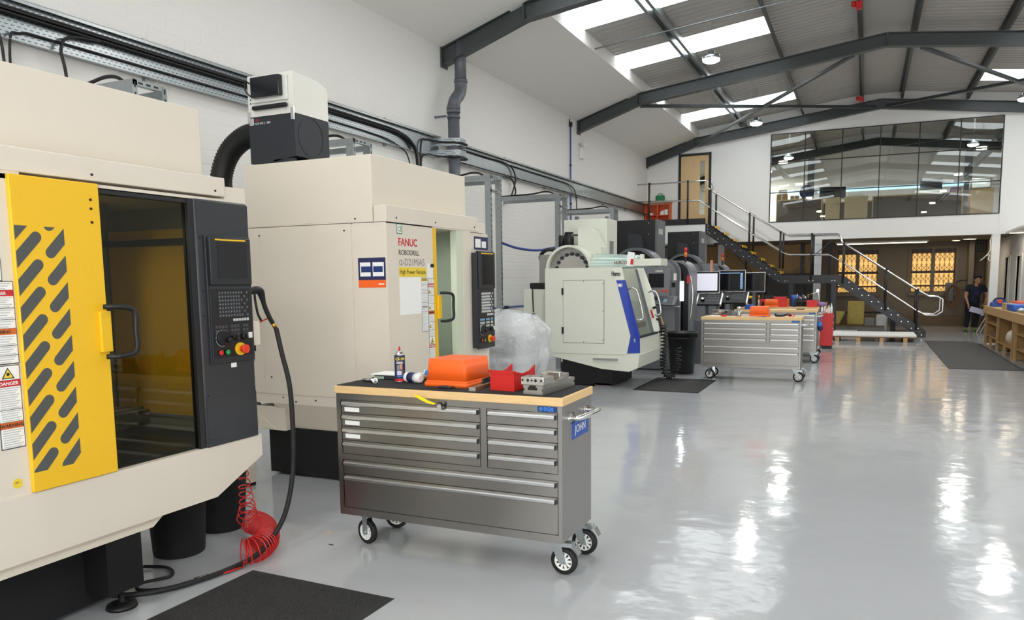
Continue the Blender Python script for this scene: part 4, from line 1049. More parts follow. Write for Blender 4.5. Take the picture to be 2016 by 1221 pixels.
# orange crate upside down
t = thing('plastic_crate', 'orange plastic crate turned upside down in the middle of the nearest chest', 'crate', (-2.2, 4.035, T), -.04)
def frustum(b, x0, x1, y0, y1, z0, X0, X1, Y0, Y1, z1, r=.02, n=5):
    def rr(x0, x1, y0, y1, z, r):
        P = []
        for (cx, cy, a0) in ((x1-r, y1-r, 0), (x0+r, y1-r, PI/2), (x0+r, y0+r, PI), (x1-r, y0+r, 1.5*PI)):
            for i in range(n+1): P.append((cx+r*math.cos(a0+PI/2*i/n), cy+r*math.sin(a0+PI/2*i/n), z))
        return P
    A = [b.bm.verts.new(p) for p in rr(x0, x1, y0, y1, z0, r)]; B = [b.bm.verts.new(p) for p in rr(X0, X1, Y0, Y1, z1, r)]
    m_ = len(A); b._fin([b.bm.faces.new(A[::-1]), b.bm.faces.new(B)]); b._fin([b.bm.faces.new([A[i], A[(i+1) % m_], B[(i+1) % m_], B[i]]) for i in range(m_)], True); return b
b = mb('orange_box'); frustum(b, -.150, .150, -.165, .165, .0, -.147, .147, -.162, .162, .024); frustum(b, -.146, .146, -.160, .160, .022, -.138, .138, -.152, .152, .036); frustum(b, -.138, .138, -.152, .152, .034, -.128, .128, -.140, .140, .160)
for i in range(3):
    for j in range(4): b.box(-.10+i*.075, -.05+i*.075, -.11+j*.06, -.07+j*.06, .158, .1595)
b.build('shell', t)
t = thing('calculator', 'dark handheld calculator lying flat in front of the orange crate', 'calculator', (-2.175, 3.835, T), -.3)
mb('charcoal_dark').box(-.045, .045, -.026, .026, 0, .012, .004).build('case', t); kk = mb('key')
for i in range(5):
    for j in range(3): kk.box(-.036+i*.012, -.028+i*.012, -.018+j*.011, -.010+j*.011, .012, .0135)
kk.build('keyboard', t); mb('screen_off').box(.024, .038, -.018, .018, .012, .0128).build('display', t)
t = thing('steel_bar', 'dark square steel bar lying between the orange crate and the red bin', 'bar', (-1.985, 3.93, T), .06)
mb('wood_dark').box(-.02, .02, -.155, .16, 0, .022, .001).build('bar', t); mb('cast_steel').box(-.0205, .0205, -.156, -.150, .0, .0225).build('end', t)
t = thing('wire_brush', 'small black toothed strip resting against the crate corner', 'brush', (-1.995, 4.0, T+.022), .06)
b = mb('black').box(-.012, .006, -.06, .09, 0, .010)
for k in range(12): b.prism([(-.055+k*.011, .01), (-.046+k*.011, .01), (-.05+k*.011, .028)], 'x', -.008, .002)
b.build('strip', t)
t = thing('storage_bin', 'red open-fronted plastic storage bin between the crate and the vise', 'bin', (-1.815, 3.975, T), -.10)
b = mb('red_box').box(-.078, .078, -.118, .118, 0, .004)
for x in (-.078, .074):
    b.prism([(-.118, 0), (.118, 0), (.128, .125), (.06, .098), (.0, .078), (-.128, .118)][:0] or [(-.118, 0), (.118, 0), (.122, .128), (.05, .100), (-.03, .092), (-.122, .114)], 'x', x, x+.004)
b.box(-.078, .078, -.122, -.118, 0, .114).box(-.078, .078, .114, .118, 0, .05).box(-.084, .084, -.128, -.118, .098, .114)
for x in (-.084, .076): b.prism([(-.128, .100), (-.03, .084), (-.03, .092), (-.128, .114)], 'x', x, x+.008)
b.build('shell', t)
# precision vise
t = thing('machine_vise', 'grey steel machine vise at the right end of the nearest chest', 'vise', (-1.607, 3.775, T), -.07)
b = mb('cast_steel').prism([(-.058, 0), (.058, 0), (.058, .020), (.050, .022), (.050, .030), (.058, .032), (.058, .052), (-.058, .052), (-.058, .032), (-.050, .030), (-.050, .022), (-.058, .020)], 'y', 0, .42); b.build('bed', t)
b = mb('black').box(-.030, .026, -.001, .004, .024, .040).box(-.022, .018, -.001, .004, .040, .050); b.build('bed_slot', t)
j = mb('machined').box(-.068, .068, -.008, .085, .053, .096, .002).box(-.06, .062, .085, .13, .053, .092).build('front_jaw', t)
for (x, r) in ((-.058, .006), (-.026, .008), (-.003, .006), (.020, .008), (.053, .006)): mb('black').cyl((x, -.009, .078), (x, -.0075, .078), r, 14).build('bolt_hole', j)
for (x, y) in ((-.035, .04), (.035, .03), (.0, .11)): mb('black').cyl((x, y, .0955), (x, y, .0968), .009, 14).build('bolt_hole', j)
mb('machined').box(-.056, .058, .215, .26, .053, .100, .002).box(-.05, .05, .26, .36, .053, .084, .002).build('rear_jaw', t)
mb('chrome').cyl((0, .1, .045), (0, .43, .045), .012, 12).build('screw', t)
# ------------------------------------------------------------------ bins, hoses, mats on the floor
def round_bin(loc, r0, r1, h, label, rim=.012):
    t = thing('waste_bin', label, 'bin', loc)
    mb('rubber' if rim < .02 else 'black').lathe([(r0*.96, 0), (r0, .01), (r1, h-.03), (r1+rim, h-.03), (r1+rim, h), (r1-.008, h), (r0-.012, .02), (.01, .015)], (0, 0, 0), 36, cap=False).build('body', t)
    return t
round_bin((-3.74, 3.27, 0), .148, .17, .40, 'round black bin under the front sill of the yellow-doored machine')
round_bin((-3.86, 3.73, 0), .150, .175, .42, 'round black bin between the two cream machines')
t = round_bin((-2.80, 13.1, 0), .195, .245, .71, 'tall black dustbin with handles standing in front of the grey machine', .02)
for s_ in (-1, 1): mb('black').box(s_*.24-.03, s_*.24+.03, -.05, .05, .62, .655, .008).build('grip', t)
mb('black').ring((0, 0, .60), (0, 0, .625), .245, .235, 32).build('rim_band', t)
tag(mb('wood_pine').cyl((-2.98, 13.1, .35), (-3.17, 13.06, .98), .014, 10).build('broom_handle'), 'pale wooden broom handle leaning out of the tall black dustbin', 'handle')
def helix(path, r, turns_per_m, tube, seg=10):
    P = smooth_path(path, 14); out = []; ph = 0; prev = None
    for i in range(len(P)-1):
        a, b_ = P[i], P[i+1]; L = (b_-a).length; n = max(2, int(L*turns_per_m(i/len(P))*seg)); tdir = (b_-a).normalized()
        if prev is None: u = tdir.orthogonal().normalized()
        else: u = (prev-tdir*prev.dot(tdir)).normalized()
        prev = u; v = tdir.cross(u)
        for k in range(n):
            ph += 2*PI/seg; out.append(a+(b_-a)*(k/n)+(u*math.cos(ph)+v*math.sin(ph))*(r if not callable(r) else r(i/len(P))))
    return out
hp = helix([(-3.44, 3.52, .66), (-3.44, 3.52, .45), (-3.50, 3.60, .22), (-3.58, 3.68, .10), (-3.45, 3.66, .085), (-3.32, 3.56, .085), (-3.20, 3.42, .085), (-3.16, 3.29, .085), (-3.20, 3.22, .085)],
           lambda f: .03+.045*min(1, max(0, (f-.12)/.3)), lambda f: 18 if f < .35 else 44, .004, 12)
tag(mb('red_hose').tube(hp, .0042, 5).build('coiled_air_hose'), 'red coiled air hose hanging down and lying on the floor beside the black bins', 'hose')
t = thing('coolant_gun', 'black wash-down gun hung on the right side of the yellow-doored machine', 'spray gun', (-3.2, 3.40, 1.38))
gp = [(-.02, .02, .185), (-.02, .06, .20), (-.02, .10, .192), (-.02, .115, .16), (-.02, .135, .10), (-.015, .165, .035), (-.01, .185, .0)]
mb('black').tube(smooth_path(gp, 5), .02, 12, rad=[.014+.010*math.sin(PI*min(1, i/18)) for i in range(len(smooth_path(gp, 5)))]).build('grip', t)
mb('black').tube(smooth_path([(-.02, .055, .185), (-.02, .06, .13), (-.02, .075, .06), (-.02, .10, .02)], 5), .007, 8).build('trigger', t); mb('red_paint').tube([(-.02, .06, .005), (-.02, .10, .015), (-.02, .15, .03)], .004, 6).build('trigger_guard', t)
mb('brass').cyl((-.01, .183, .005), (-.005, .20, -.03), .013, 10).build('fitting', t)
t = thing('switch_box', 'small cream junction box with a cable gland beside the wash-down gun', 'box', (-3.235, 3.40, 1.26))
mb('cream').box(-.03, .03, .0, .07, 0, .14, .004).build('box', t); mb('black').cyl((0, .045, -.035), (0, .045, 0), .012, 12).build('cable_gland', t); mb('haas_grey').tube(smooth_path([(0, .045, -.035), (0, .04, -.09), (-.02, .02, -.14)]), .004, 6).build('cable', t)
hose = [(-3.2, 3.60, 1.35), (-3.165, 3.60, 1.20), (-3.13, 3.615, 1.0), (-3.12, 3.615, .72), (-3.12, 3.595, .47), (-3.125, 3.53, .26), (-3.15, 3.45, .13), (-3.19, 3.34, .035), (-3.20, 3.16, .02), (-3.225, 2.97, .02), (-3.285, 2.80, .02), (-3.40, 2.66, .02), (-3.55, 2.60, .02)]
tag(mb('rubber').tube(smooth_path(hose, 8), .0145, 12).build('coolant_hose'), 'long black hose from the wash-down gun curving to the floor', 'hose')
t = thing('air_line', 'thin black air line with a bright coupling lying beside the long black hose', 'hose', (0, 0, 0))
mb('rubber').tube(smooth_path([(-3.27, 2.93, .014), (-3.32, 2.80, .014), (-3.44, 2.73, .014), (-3.50, 2.80, .014), (-3.44, 2.94, .014), (-3.56, 3.02, .014), (-3.70, 2.98, .014)]), .009, 8).build('line', t)
mb('chrome').cyl((-3.27, 2.94, .016), (-3.245, 2.99, .016), .012, 12).cyl((-3.245, 2.99, .016), (-3.225, 3.03, .016), .009, 12).cyl((-3.24, 3.0, .016), (-3.235, 3.01, .016), .013, 6).build('coupling', t)
mb('red_hose').tube([(-3.225, 3.03, .016), (-3.19, 3.10, .014), (-3.17, 3.2, .012)], .006, 8).build('red_tail', t)
t = thing('metal_stand', 'cream metal stand behind the red coiled hose at the second machine', 'stand', (-4.48, 4.62, 0))
mb('cream').box(-.09, .07, -.04, .04, .03, .34).build('leg', t); mb('black').box(-.05, .05, -.045, .045, 0, .03).build('foot', t)
def fatigue_mat(x0, x1, y0, y1, label, rz=0):
    t = thing('floor_mat', label, 'mat', ((x0+x1)/2, (y0+y1)/2, 0), rz); a = (x1-x0)/2; c = (y1-y0)/2
    def rim(z0, z1, e0, e1):
        b.prism
    b = mb('floor_mat')
    P = [(-a, -c), (a, -c), (a, c), (-a, c)]; Q = [(-a+.035, -c+.035), (a-.035, -c+.035), (a-.035, c-.035), (-a+.035, c-.035)]
    lo = [b.bm.verts.new((x, y, .0005)) for x, y in P]; hi = [b.bm.verts.new((x, y, .012)) for x, y in Q]
    b._fin([b.bm.faces.new(hi), b.bm.faces.new(lo[::-1])]+[b.bm.faces.new([lo[i], lo[(i+1) % 4], hi[(i+1) % 4], hi[i]]) for i in range(4)])
    b.build('base', t)
    d = mb('floor_mat'); nx = int((x1-x0-.09)/.024); ny = int((y1-y0-.09)/.021)
    for i in range(nx):
        for j in range(ny):
            x = -a+.05+i*.024+(j % 2)*.012; y = -c+.05+j*.021
            if abs((y % .4)-.2) < .012: continue
            r = .0082; bt = [d.bm.verts.new((x+r*math.cos(k*PI/3), y+r*math.sin(k*PI/3), .012)) for k in range(6)]; tp = [d.bm.verts.new((x+r*.6*math.cos(k*PI/3), y+r*.6*math.sin(k*PI/3), .0165)) for k in range(6)]
            d._fin([d.bm.faces.new(tp)]+[d.bm.faces.new([bt[k], bt[(k+1) % 6], tp[(k+1) % 6], tp[k]]) for k in range(6)])
    o = d.build('studs', t, recalc=False); o['kind'] = 'stuff'
    for yy in (.15, -.25): mb('floor_mat').box(-a+.04, a-.04, yy-.006, yy+.006, .012, .017).build('rib', t)
    return t
fatigue_mat(-3.12, -2.155, 1.55, 3.20, 'black studded rubber mat on the floor in front of the yellow-doored machine', -.02)
t = thing('floor_mat', 'thin dark lined mat on the floor before the white and blue machine', 'mat', (-2.56, 11.58, 0))
mb('floor_mat').box(-.47, .47, -.73, .73, 0, .012, .004).build('base', t)
for x in (-.2, .1): mb('black').box(x, x+.012, -.72, .72, .0118, .0126).build('seam', t)
mb('grey_mat').prism([(1.37, 15.2), (2.49, 15.2), (2.50, 20.6), (2.42, 21.15), (2.30, 21.45), (1.39, 21.5)], 'z', 0.0, .012).build('entrance_mat')
tag(bpy.data.objects['entrance_mat'], 'large grey carpet mat on the floor beside the long wooden workbench', 'mat')

tag(mb('oak_door').tube([(-3.10+.028*math.cos(a), 3.90+.02*math.sin(a), .003) for a in [2*PI*i/20 for i in range(20)]], .0016, 5, True).build('rubber_band'), 'tan rubber band lying on the floor left of the nearest tool chest', 'rubber band')
tag(mb('machine_dark').box(-2.97, -2.94, 3.72, 3.728, .0005, .004).build('metal_shaving'), 'tiny dark shaving on the floor near the front left castor', 'shaving')
# ------------------------------------------------------------------ cable tray, drainpipe, strut frames on the left wall
def perf_mat():
    m, nt, b = _nt('tray_perf'); N = nt.nodes; L = nt.links
    g = N.new('ShaderNodeNewGeometry'); sp = N.new('ShaderNodeSeparateXYZ'); cb = N.new('ShaderNodeCombineXYZ')
    L.new(g.outputs['Position'], sp.inputs[0]); L.new(sp.outputs['Y'], cb.inputs['X']); L.new(sp.outputs['Z'], cb.inputs['Y'])
    br = N.new('ShaderNodeTexBrick'); br.inputs['Scale'].default_value = 1; br.inputs['Brick Width'].default_value = .052; br.inputs['Row Height'].default_value = .03
    br.inputs['Mortar Size'].default_value = .0115; br.inputs['Mortar Smooth'].default_value = .0
    br.inputs['Color1'].default_value = (0, 0, 0, 1); br.inputs['Color2'].default_value = (0, 0, 0, 1); br.inputs['Mortar'].default_value = (1, 1, 1, 1)
    L.new(cb.outputs[0], br.inputs['Vector'])
    mx = N.new('ShaderNodeMix'); mx.data_type = 'RGBA'; mx.inputs['A'].default_value = (*s8(70, 72, 74), 1); mx.inputs['B'].default_value = (*s8(176, 184, 188), 1)
    L.new(br.outputs['Color'], mx.inputs['Factor']); L.new(mx.outputs['Result'], b.inputs['Base Color'])
    b.inputs['Roughness'].default_value = .34; L.new(br.outputs['Color'], b.inputs['Metallic'])
    M['tray_perf'] = m
perf_mat()
WX = -6.28
t = thing('cable_tray', 'long galvanised perforated cable tray fixed along the left wall', 'cable tray', (WX, 8, 3.55))
mb('tray_perf').box(.05, .054, -14, 2.9, .0, .33).box(.05, .054, 3.25, 15.9, .0, .33).build('tray_plate', t)
mb('galv').box(.05, .10, -14, 2.9, .327, .330).box(.05, .10, 3.25, 15.9, .327, .330).box(.097, .10, -14, 2.9, .30, .33).box(.097, .10, 3.25, 15.9, .30, .33).build('top_flange', t)
mb('galv').box(.05, .10, -14, 2.9, 0, .003).box(.05, .10, 3.25, 15.9, 0, .003).build('bottom_flange', t)
for k in range(14):
    y = -12.6+k*2.0
    if 2.7 < y < 3.4: continue
    mb('galv').box(.0, .05, y, y+.04, -.03, .36).build('wall_bracket', t)
for z0, z1 in ((.03, .12), (.18, .30)):
    b = mb('tray_perf').prism([(.05, 2.85), (.34, 2.92), (.40, 2.98), (.40, 3.17), (.34, 3.23), (.05, 3.3), (.046, 3.3), (.33, 3.22), (.395, 3.16), (.395, 2.99), (.33, 2.93), (.046, 2.85)], 'z', z0, z1); o = b.build('bridge_strap', t)
def cable(pts, r, label, m='black', n=8): tag(mb(m).tube(smooth_path(pts, n), r, 8).build('cable'), label, 'cable')
for k, (x, z) in enumerate(((.075, 3.800), (.072, 3.778), (.078, 3.752), (.098, 3.788), (.10, 3.762))):
    xx = WX+x
    cable([(xx, -5.5, z), (xx, 0, z), (xx, 5, z-.004*k), (xx, 8.8, z-.01), (xx+.002, 9.7, z-.03), (xx+.01, 10.05, z-.14), (xx+.02, 10.15, z-.32), (xx+.02, 10.18, 3.0)], .012,
          ['top black cable of the bundle in the wall tray', 'second black cable of the wall tray bundle', 'third black cable of the wall tray bundle', 'front upper black cable of the wall tray bundle', 'front lower black cable of the wall tray bundle'][k])
cable([(WX+.07, -5.5, 3.66), (WX+.07, 3.0, 3.665), (WX+.07, 3.75, 3.66), (WX+.085, 3.98, 3.60), (WX+.09, 4.04, 3.45), (WX+.09, 4.05, 2.7)], .012, 'single black cable dropping from the tray near the left edge of the photo')
cable([(WX+.09, 4.09, 2.7), (WX+.09, 4.1, 3.5), (WX+.08, 4.2, 3.62), (WX+.07, 4.5, 3.64), (WX+.07, 6, 3.64), (WX+.07, 8.9, 3.64), (WX+.08, 9.7, 3.56), (WX+.09, 9.95, 3.4), (WX+.09, 10.0, 3.0)], .010, 'thin black cable running low in the tray below the bundle')
cable([(WX+.10, 4.9, 3.735), (WX+.105, 4.62, 3.70), (WX+.11, 4.52, 3.58), (WX+.11, 4.55, 3.35), (WX+.11, 4.57, 2.7)], .013, 'black cable hooking out of the bundle and dropping behind the nearest machine')
for q, zz in ((0, 3.79), (1, 3.565)):
    cable([(WX+.09, 10.26+.06*q, 3.0), (WX+.09, 10.30, zz-.12), (WX+.08, 10.5, zz-.01), (WX+.10, 10.8, zz), (WX+.40, 10.94, zz-.02), (WX+.43, 11.08, zz-.02), (WX+.38, 11.22, zz-.02), (WX+.09, 11.35, zz), (WX+.08, 12.5, zz-.0), (WX+.08, 13.3, zz), (WX+.09, 13.65, zz-.07), (WX+.10, 13.75, zz-.28), (WX+.11, 13.5, 3.15)], .015, ['black cable wrapped round the drainpipe, upper strap', 'black cable wrapped round the drainpipe, lower strap'][q])
cable([(WX+.075, 13.6, 3.78), (WX+.075, 16, 3.77), (WX+.08, 16.7, 3.76), (WX+.09, 17.1, 3.66), (WX+.10, 17.2, 3.40), (WX+.14, 17.1, 3.14)], .012, 'black cable leaving the tray beside the blue wall pipe')
cable([(WX+.075, 11.4, 3.575), (WX+.075, 16.5, 3.575), (WX+.08, 20, 3.575), (WX+.08, 23.8, 3.575)], .011, 'black cable along the bottom edge of the far half of the wall tray')
# drainpipe with an offset bend
t = thing('drainpipe', 'grey plastic drainpipe with an offset bend coming down from the rafter end', 'pipe', (-6.0, 11.0, 0))
r = .092
mb('upvc_grey').cyl((0, 0, 0), (0, 0, 4.30), r, 24).build('lower_pipe', t); mb('upvc_grey').cyl((0, .26, 4.74), (0, .26, 5.42), r, 24).build('upper_pipe', t)
mb('upvc_grey').tube(smooth_path([(0, 0, 4.25), (0, .01, 4.36), (0, .07, 4.46), (0, .19, 4.56), (0, .25, 4.66), (0, .26, 4.78)], 6), r+.006, 24).build('offset_bend', t)
for (y, z) in ((0, 4.24), (.26, 4.76), (0, 3.15), (0, 4.30)): mb('upvc_grey').ring((0, y, z), (0, y, z+.05), r+.016, r-.005, 24).build('socket', t)
mb('upvc_grey').box(-.28, -.08, -.12, -.09, 4.17, 4.20).ring((0, 0, 4.16), (0, 0, 4.2), r+.012, r, 24).build('bracket', t)
# strut frames
def strut(y, depth, label, fully=True):
    t = thing('strut_frame', label, 'frame', (-5.05, y, 0))
    for k, yy in enumerate((0, depth)):
        p = mb('galv').box(-.045, .045, yy-.004, yy, 0, 3.14).box(.041, .045, yy-.0, yy+.04, 0, 3.14).box(-.045, -.041, yy, yy+.04, 0, 3.14)
        for j in range(40): p.m('black'); p.box(.0451, .0462, yy+.012, yy+.026, .08+j*.077, .12+j*.077)
        p.build('upright', t)
    for z in (3.10, 2.90):
        q = mb('galv').box(.0, .045, .0, depth, z, z+.04)
        for j in range(3): q.m('black'); q.box(.0451, .046, .05+j*.07, .09+j*.07, z+.012, z+.026)
        q.build('rung', t)
    mb('galv').box(WX+5.05, -.045, -.004, .036, 3.07, 3.14).build('wall_arm', t)
    if depth > .25: mb('galv').box(WX+5.05, -.045, depth, depth+.036, 3.05, 3.11).build('wall_arm', t)
    mb('black').tube(smooth_path([(WX+5.1, .05, 3.15), (-.9, .04, 3.155), (-.5, .02, 3.16), (-.25, .02, 3.19), (-.1, .03, 3.15), (0, .05, 3.0), (0, .06, 2.3)]), .014, 6).build('cable', t)
    return t
strut(4.22, .27, 'galvanised strut frame rising behind the nearest machine below the cable tray'); strut(6.94, .31, 'galvanised strut frame behind the second cream machine'); strut(10.25, .34, 'tall slotted strut post right of the second cream machine')
strut(13.05, .36, 'tall slotted strut post between the wrapped pallet and the white and blue machine'); strut(16.32, .28, 'strut frame above the cabinet of the white and blue machine')
# blue pipes, emergency lamp
t = thing('blue_air_pipe', 'thin blue compressed air pipe running down the left wall', 'pipe', (WX+.035, 17.0, 0))
mb('blue_pipe').cyl((0, 0, 1.1), (0, 0, 5.1), .016, 10).build('pipe', t); mb('black').box(-.03, .03, -.03, .04, 5.08, 5.18).cyl((0, -.07, 5.16), (0, -.07, 5.24), .012, 8).build('valve', t)
for z in (3.33, 4.2): mb('black').ring((0, 0, z), (0, 0, z+.04), .024, .012, 12).build('clip', t)
t = thing('blue_air_pipe', 'level blue air pipe low on the left wall behind the wrapped pallet', 'pipe', (WX+.04, 0, 1.10))
mb('blue_pipe').cyl((0, 9, 0), (0, 17.0, 0), .018, 10).build('pipe', t); mb('black').cyl((0, 13.32, 0), (0, 13.5, 0), .03, 10).build('coupling', t)
mb('plaster').box(WX, WX+.10, 6, 18, .9, 1.06).build('trim_4')['kind'] = 'structure'
cable([(-5.35, 11.3, 2.22), (-5.35, 12.0, 2.15), (-5.3, 12.8, 2.14), (-5.2, 13.6, 2.24), (-5.1, 13.9, 2.3)], .022, 'sagging blue hose between the strut posts', 'blue_pipe')
t = thing('emergency_light', 'white twin-spot emergency light high on the left wall past the blue pipe', 'light', (WX, 17.75, 4.58))
mb('speaker_white').box(0, .08, -.08, .08, -.12, .12, .01).build('case', t); mb('speaker_white').lathe([(.03, -.05), (.07, .02), (.075, .06)], (.10, -.06, .21), 16, 'x').lathe([(.03, -.05), (.07, .02), (.075, .06)], (.10, .10, .23), 16, 'x').build('lamp_head', t)
# ------------------------------------------------------------------ pallet wrapped in clear film
t = thing('wrapped_pallet', 'machine part on a pallet wrapped in crumpled clear plastic film', 'pallet load', (-4.12, 8.6, 0))
mb('wood_dark').box(-.5, .5, -.45, .45, 0, .12).build('pallet', t)
mb('machine_dark').box(-.42, .42, -.4, .4, .12, .55).box(-.40, .1, -.3, .3, .55, .9).cyl((-.5, -.3, .72), (-.1, -.32, .98), .05, 12).build('load', t)
f = MB(); f.m('film'); nu, nv = 72, 40; r_ = random.Random(5); rows = []
from mathutils import noise as _ns
for j in range(nv+1):
    row = []; v = j/nv
    for i in range(nu):
        a = 2*PI*i/nu
        sxx, syy = .56, .50
        sq = (abs(math.cos(a))**4+abs(math.sin(a))**4)**-.25
        if v < .68: z = .05+v/.68*.92; k = 1-.05*v
        else: w_ = (v-.68)/.32; z = .97+.27*math.sin(w_*PI/2); k = .96*math.cos(w_*PI/2*.97)
        x = sxx*sq*math.cos(a)*k; y = syy*sq*math.sin(a)*k
        if v > .3 and math.cos(a) < 0: z += .0
        n = _ns.noise(Vector((x*4, y*4, z*4)))*.09+_ns.noise(Vector((x*11, y*11, z*13)))*.04
        n += abs(_ns.noise(Vector((x*7+3, y*7, z*5))))*.05
        lean = .12*max(0, z-.5)
        q = Vector((x, y, 0)); q = q*(1+n) 
        row.append(f.bm.verts.new((q.x+lean*.6, q.y, z+n*.5)))
    rows.append(row)
for A, B in pairs(rows): f._fin([f.bm.faces.new([A[i], A[(i+1) % nu], B[(i+1) % nu], B[i]]) for i in range(nu)], True)
f.build('plastic_film', t)
f = mb('film')
for (a, b_, w_) in (((-.50, .45, 2.0), (-.42, .3, 1.0), .05), ((-.48, .42, 1.75), (-.15, .1, 1.05), .10), ((-.50, .5, 1.6), (-.5, .0, .9), .09)):
    n = 14; L_ = []
    for i in range(n+1):
        p = Vector(a).lerp(Vector(b_), i/n)+Vector((0, 0, -.12*math.sin(PI*i/n))); ww = w_*(.3+i/n); L_.append((f.bm.verts.new(p+Vector((-ww, 0, .02*math.sin(i)))), f.bm.verts.new(p+Vector((ww, .02*math.sin(i*2), 0)))))
    f._fin([f.bm.faces.new([L_[i][0], L_[i][1], L_[i+1][1], L_[i+1][0]]) for i in range(n)], True)
f.build('film_tail', t)
# ------------------------------------------------------------------ white and blue machining centre
t = thing('machining_centre', 'white machining centre with a blue front stripe and open sloping front', 'machine', (0, 10.8, 0))
hb = 'hurco_body'
b = mb(hb).prism([(-4.385, .52), (-3.125, .52), (-3.06, .78), (-3.33, 1.785), (-4.385, 1.785)], 'y', 0, .03)
b.prism([(-4.385, .52), (-3.9, .52), (-3.9, 1.785), (-4.385, 1.785)], 'y', .03, 1.55); b.prism([(-4.385, .52), (-2.98, .52), (-2.93, .74), (-3.0, .78), (-3.33, 1.785), (-4.385, 1.785)], 'y', 1.52, 1.55)
b.build('enclosure', t)
b = mb(hb).box(-4.09, -3.46, -.006, 0, .68, 1.60); b.m('black').box(-4.095, -3.455, -.003, .001, .675, 1.605).build('access_door', t)
for z in (.86, 1.44): mb('black').box(-4.115, -4.085, -.014, 0, z-.05, z+.05).build('hinge', t)
for (x, z) in ((-3.77, 1.59), (-3.77, .69), (-3.47, 1.55), (-3.47, 1.15), (-3.47, .73)): mb('black').cyl((x, -.01, z), (x, -.005, z), .007, 8).build('screw', t)
b = mb('mint').box(-3.9, -3.85, .03, 1.52, .75, 1.78).box(-3.9, -3.0, .03, 1.5, .70, .75); b.build('inner_liner', t)
# bevelled front corner with stripe
def slab(pts, th, m, name, par=t, label=None):
    b = mb(m); A = [Vector(p) for p in pts]; n = (A[1]-A[0]).cross(A[2]-A[0]).normalized()*th
    v = [b.bm.verts.new(p) for p in A]+[b.bm.verts.new(p+n) for p in A]; k = len(A)
    b._fin([b.bm.faces.new(v[:k]), b.bm.faces.new(v[k:][::-1])]+[b.bm.faces.new([v[i], v[k+i], v[k+(i+1) % k], v[(i+1) % k]]) for i in range(k)])
    return b.build(name, par, label)
slab([(-3.33, 0, 1.785), (-3.22, .10, 1.785), (-2.96, .10, .80), (-2.945, .10, .52), (-3.125, 0, .52), (-3.06, 0, .78)], .012, hb, 'front_corner')
q = .006
slab([(-3.275, -.0, 1.60), (-3.165, .095, 1.60), (-2.945, .095, .80), (-2.94, .095, .54), (-3.10, -.008, .54), (-3.05, -.008, .80)], .008, 'hurco_blue', 'blue_stripe')
text('Hurco', .085, 'ink', 'lettering', t, (-3.33, -.05, 1.665), (.76, .64, 0), (0, 0, 1), .002, .62, 'LEFT', .003); text('VM1', .07, 'paper', 'lettering', t, (-3.25, -.018, 1.50), (.76, .64, 0), RZ, .002, .6, 'LEFT', .002)
# right hand front frame, sill, keel
slab([(-3.28, 1.12, 1.785), (-3.27, 1.50, 1.785), (-3.08, 1.42, 1.35), (-2.95, 1.26, .86), (-2.94, 1.20, .74), (-2.98, 1.10, .72)], .03, hb, 'front_frame')
mb('haas_grey').bar((-3.27, 1.06, 1.76), (-2.99, 1.06, .76), .03, .03).bar((-3.26, .98, 1.76), (-3.0, .98, .76), .015, .015).build('door_rail', t)
slab([(-2.96, .10, .76), (-2.95, 1.50, .76), (-2.93, 1.50, .50), (-2.945, .10, .50)], .02, hb, 'front_sill')
mb('black').box(-3.0, -2.945, .12, 1.45, .755, .785).build('sill_seal', t)
b = mb('hurco_body'); k = [(-4.385, .52), (-4.25, .46), (-3.5, .30), (-3.08, .27), (-2.95, .33), (-2.93, .52)]
b.prism(k, 'y', .01, 1.45); b.build('chip_tray', t)
mb('aluminium').box(-3.62, -3.24, -.02, .01, .43, .46).build('tray_pull', t)
mb('black').box(-4.2, -3.4, .25, 1.3, .02, .40).build('base', t)
for (x, y) in ((-3.55, .35), (-3.62, 1.25), (-4.2, .3)): mb('cast_steel').box(x-.13, x+.13, y-.10, y+.10, 0, .05).build('floor_pad', t); mb('machine_dark').cyl((x, y, .05), (x, y, .35), .05, 14).build('leg', t)
# door handles
for (x0, z0, x1, z1, y) in ((-3.16, 1.46, -3.02, 1.02, .18), (-3.10, 1.40, -2.99, 1.05, 1.14)):
    mb('chrome').tube(smooth_path([(x0, y, z0), (x0+.09, y, z0+.02), (x0+.15, y+.02, z0-.05), (x1+.09, y+.02, z1+.06), (x1+.06, y, z1), (x1, y, z1)], 4), .012, 8).build('door_handle', t)
b = mb('black'); b.tube(smooth_path([(-3.02, 1.3, 1.05), (-2.95, 1.34, .9), (-2.93, 1.36, .7)]), .01, 6).cyl((-3.06, 1.3, 1.15), (-3.0, 1.3, 1.17), .02, 10).box(-3.03, -2.95, 1.27, 1.33, .95, .99).build('latches', t)
mb('red_paint').cyl((-3.06, 1.17, 1.12), (-3.02, 1.17, 1.0), .014, 8).build('grease_gun', t)
mb('black').tube(smooth_path([(-3.6, .7, 1.7), (-3.45, .6, 1.55), (-3.55, .5, 1.42), (-3.7, .5, 1.4)]), .012, 6).build('inner_cable', t)
mb('cast_steel').box(-3.8, -3.15, .3, 1.2, .86, .94).box(-3.7, -3.3, .5, 1.0, .75, .86).build('work_table', t)
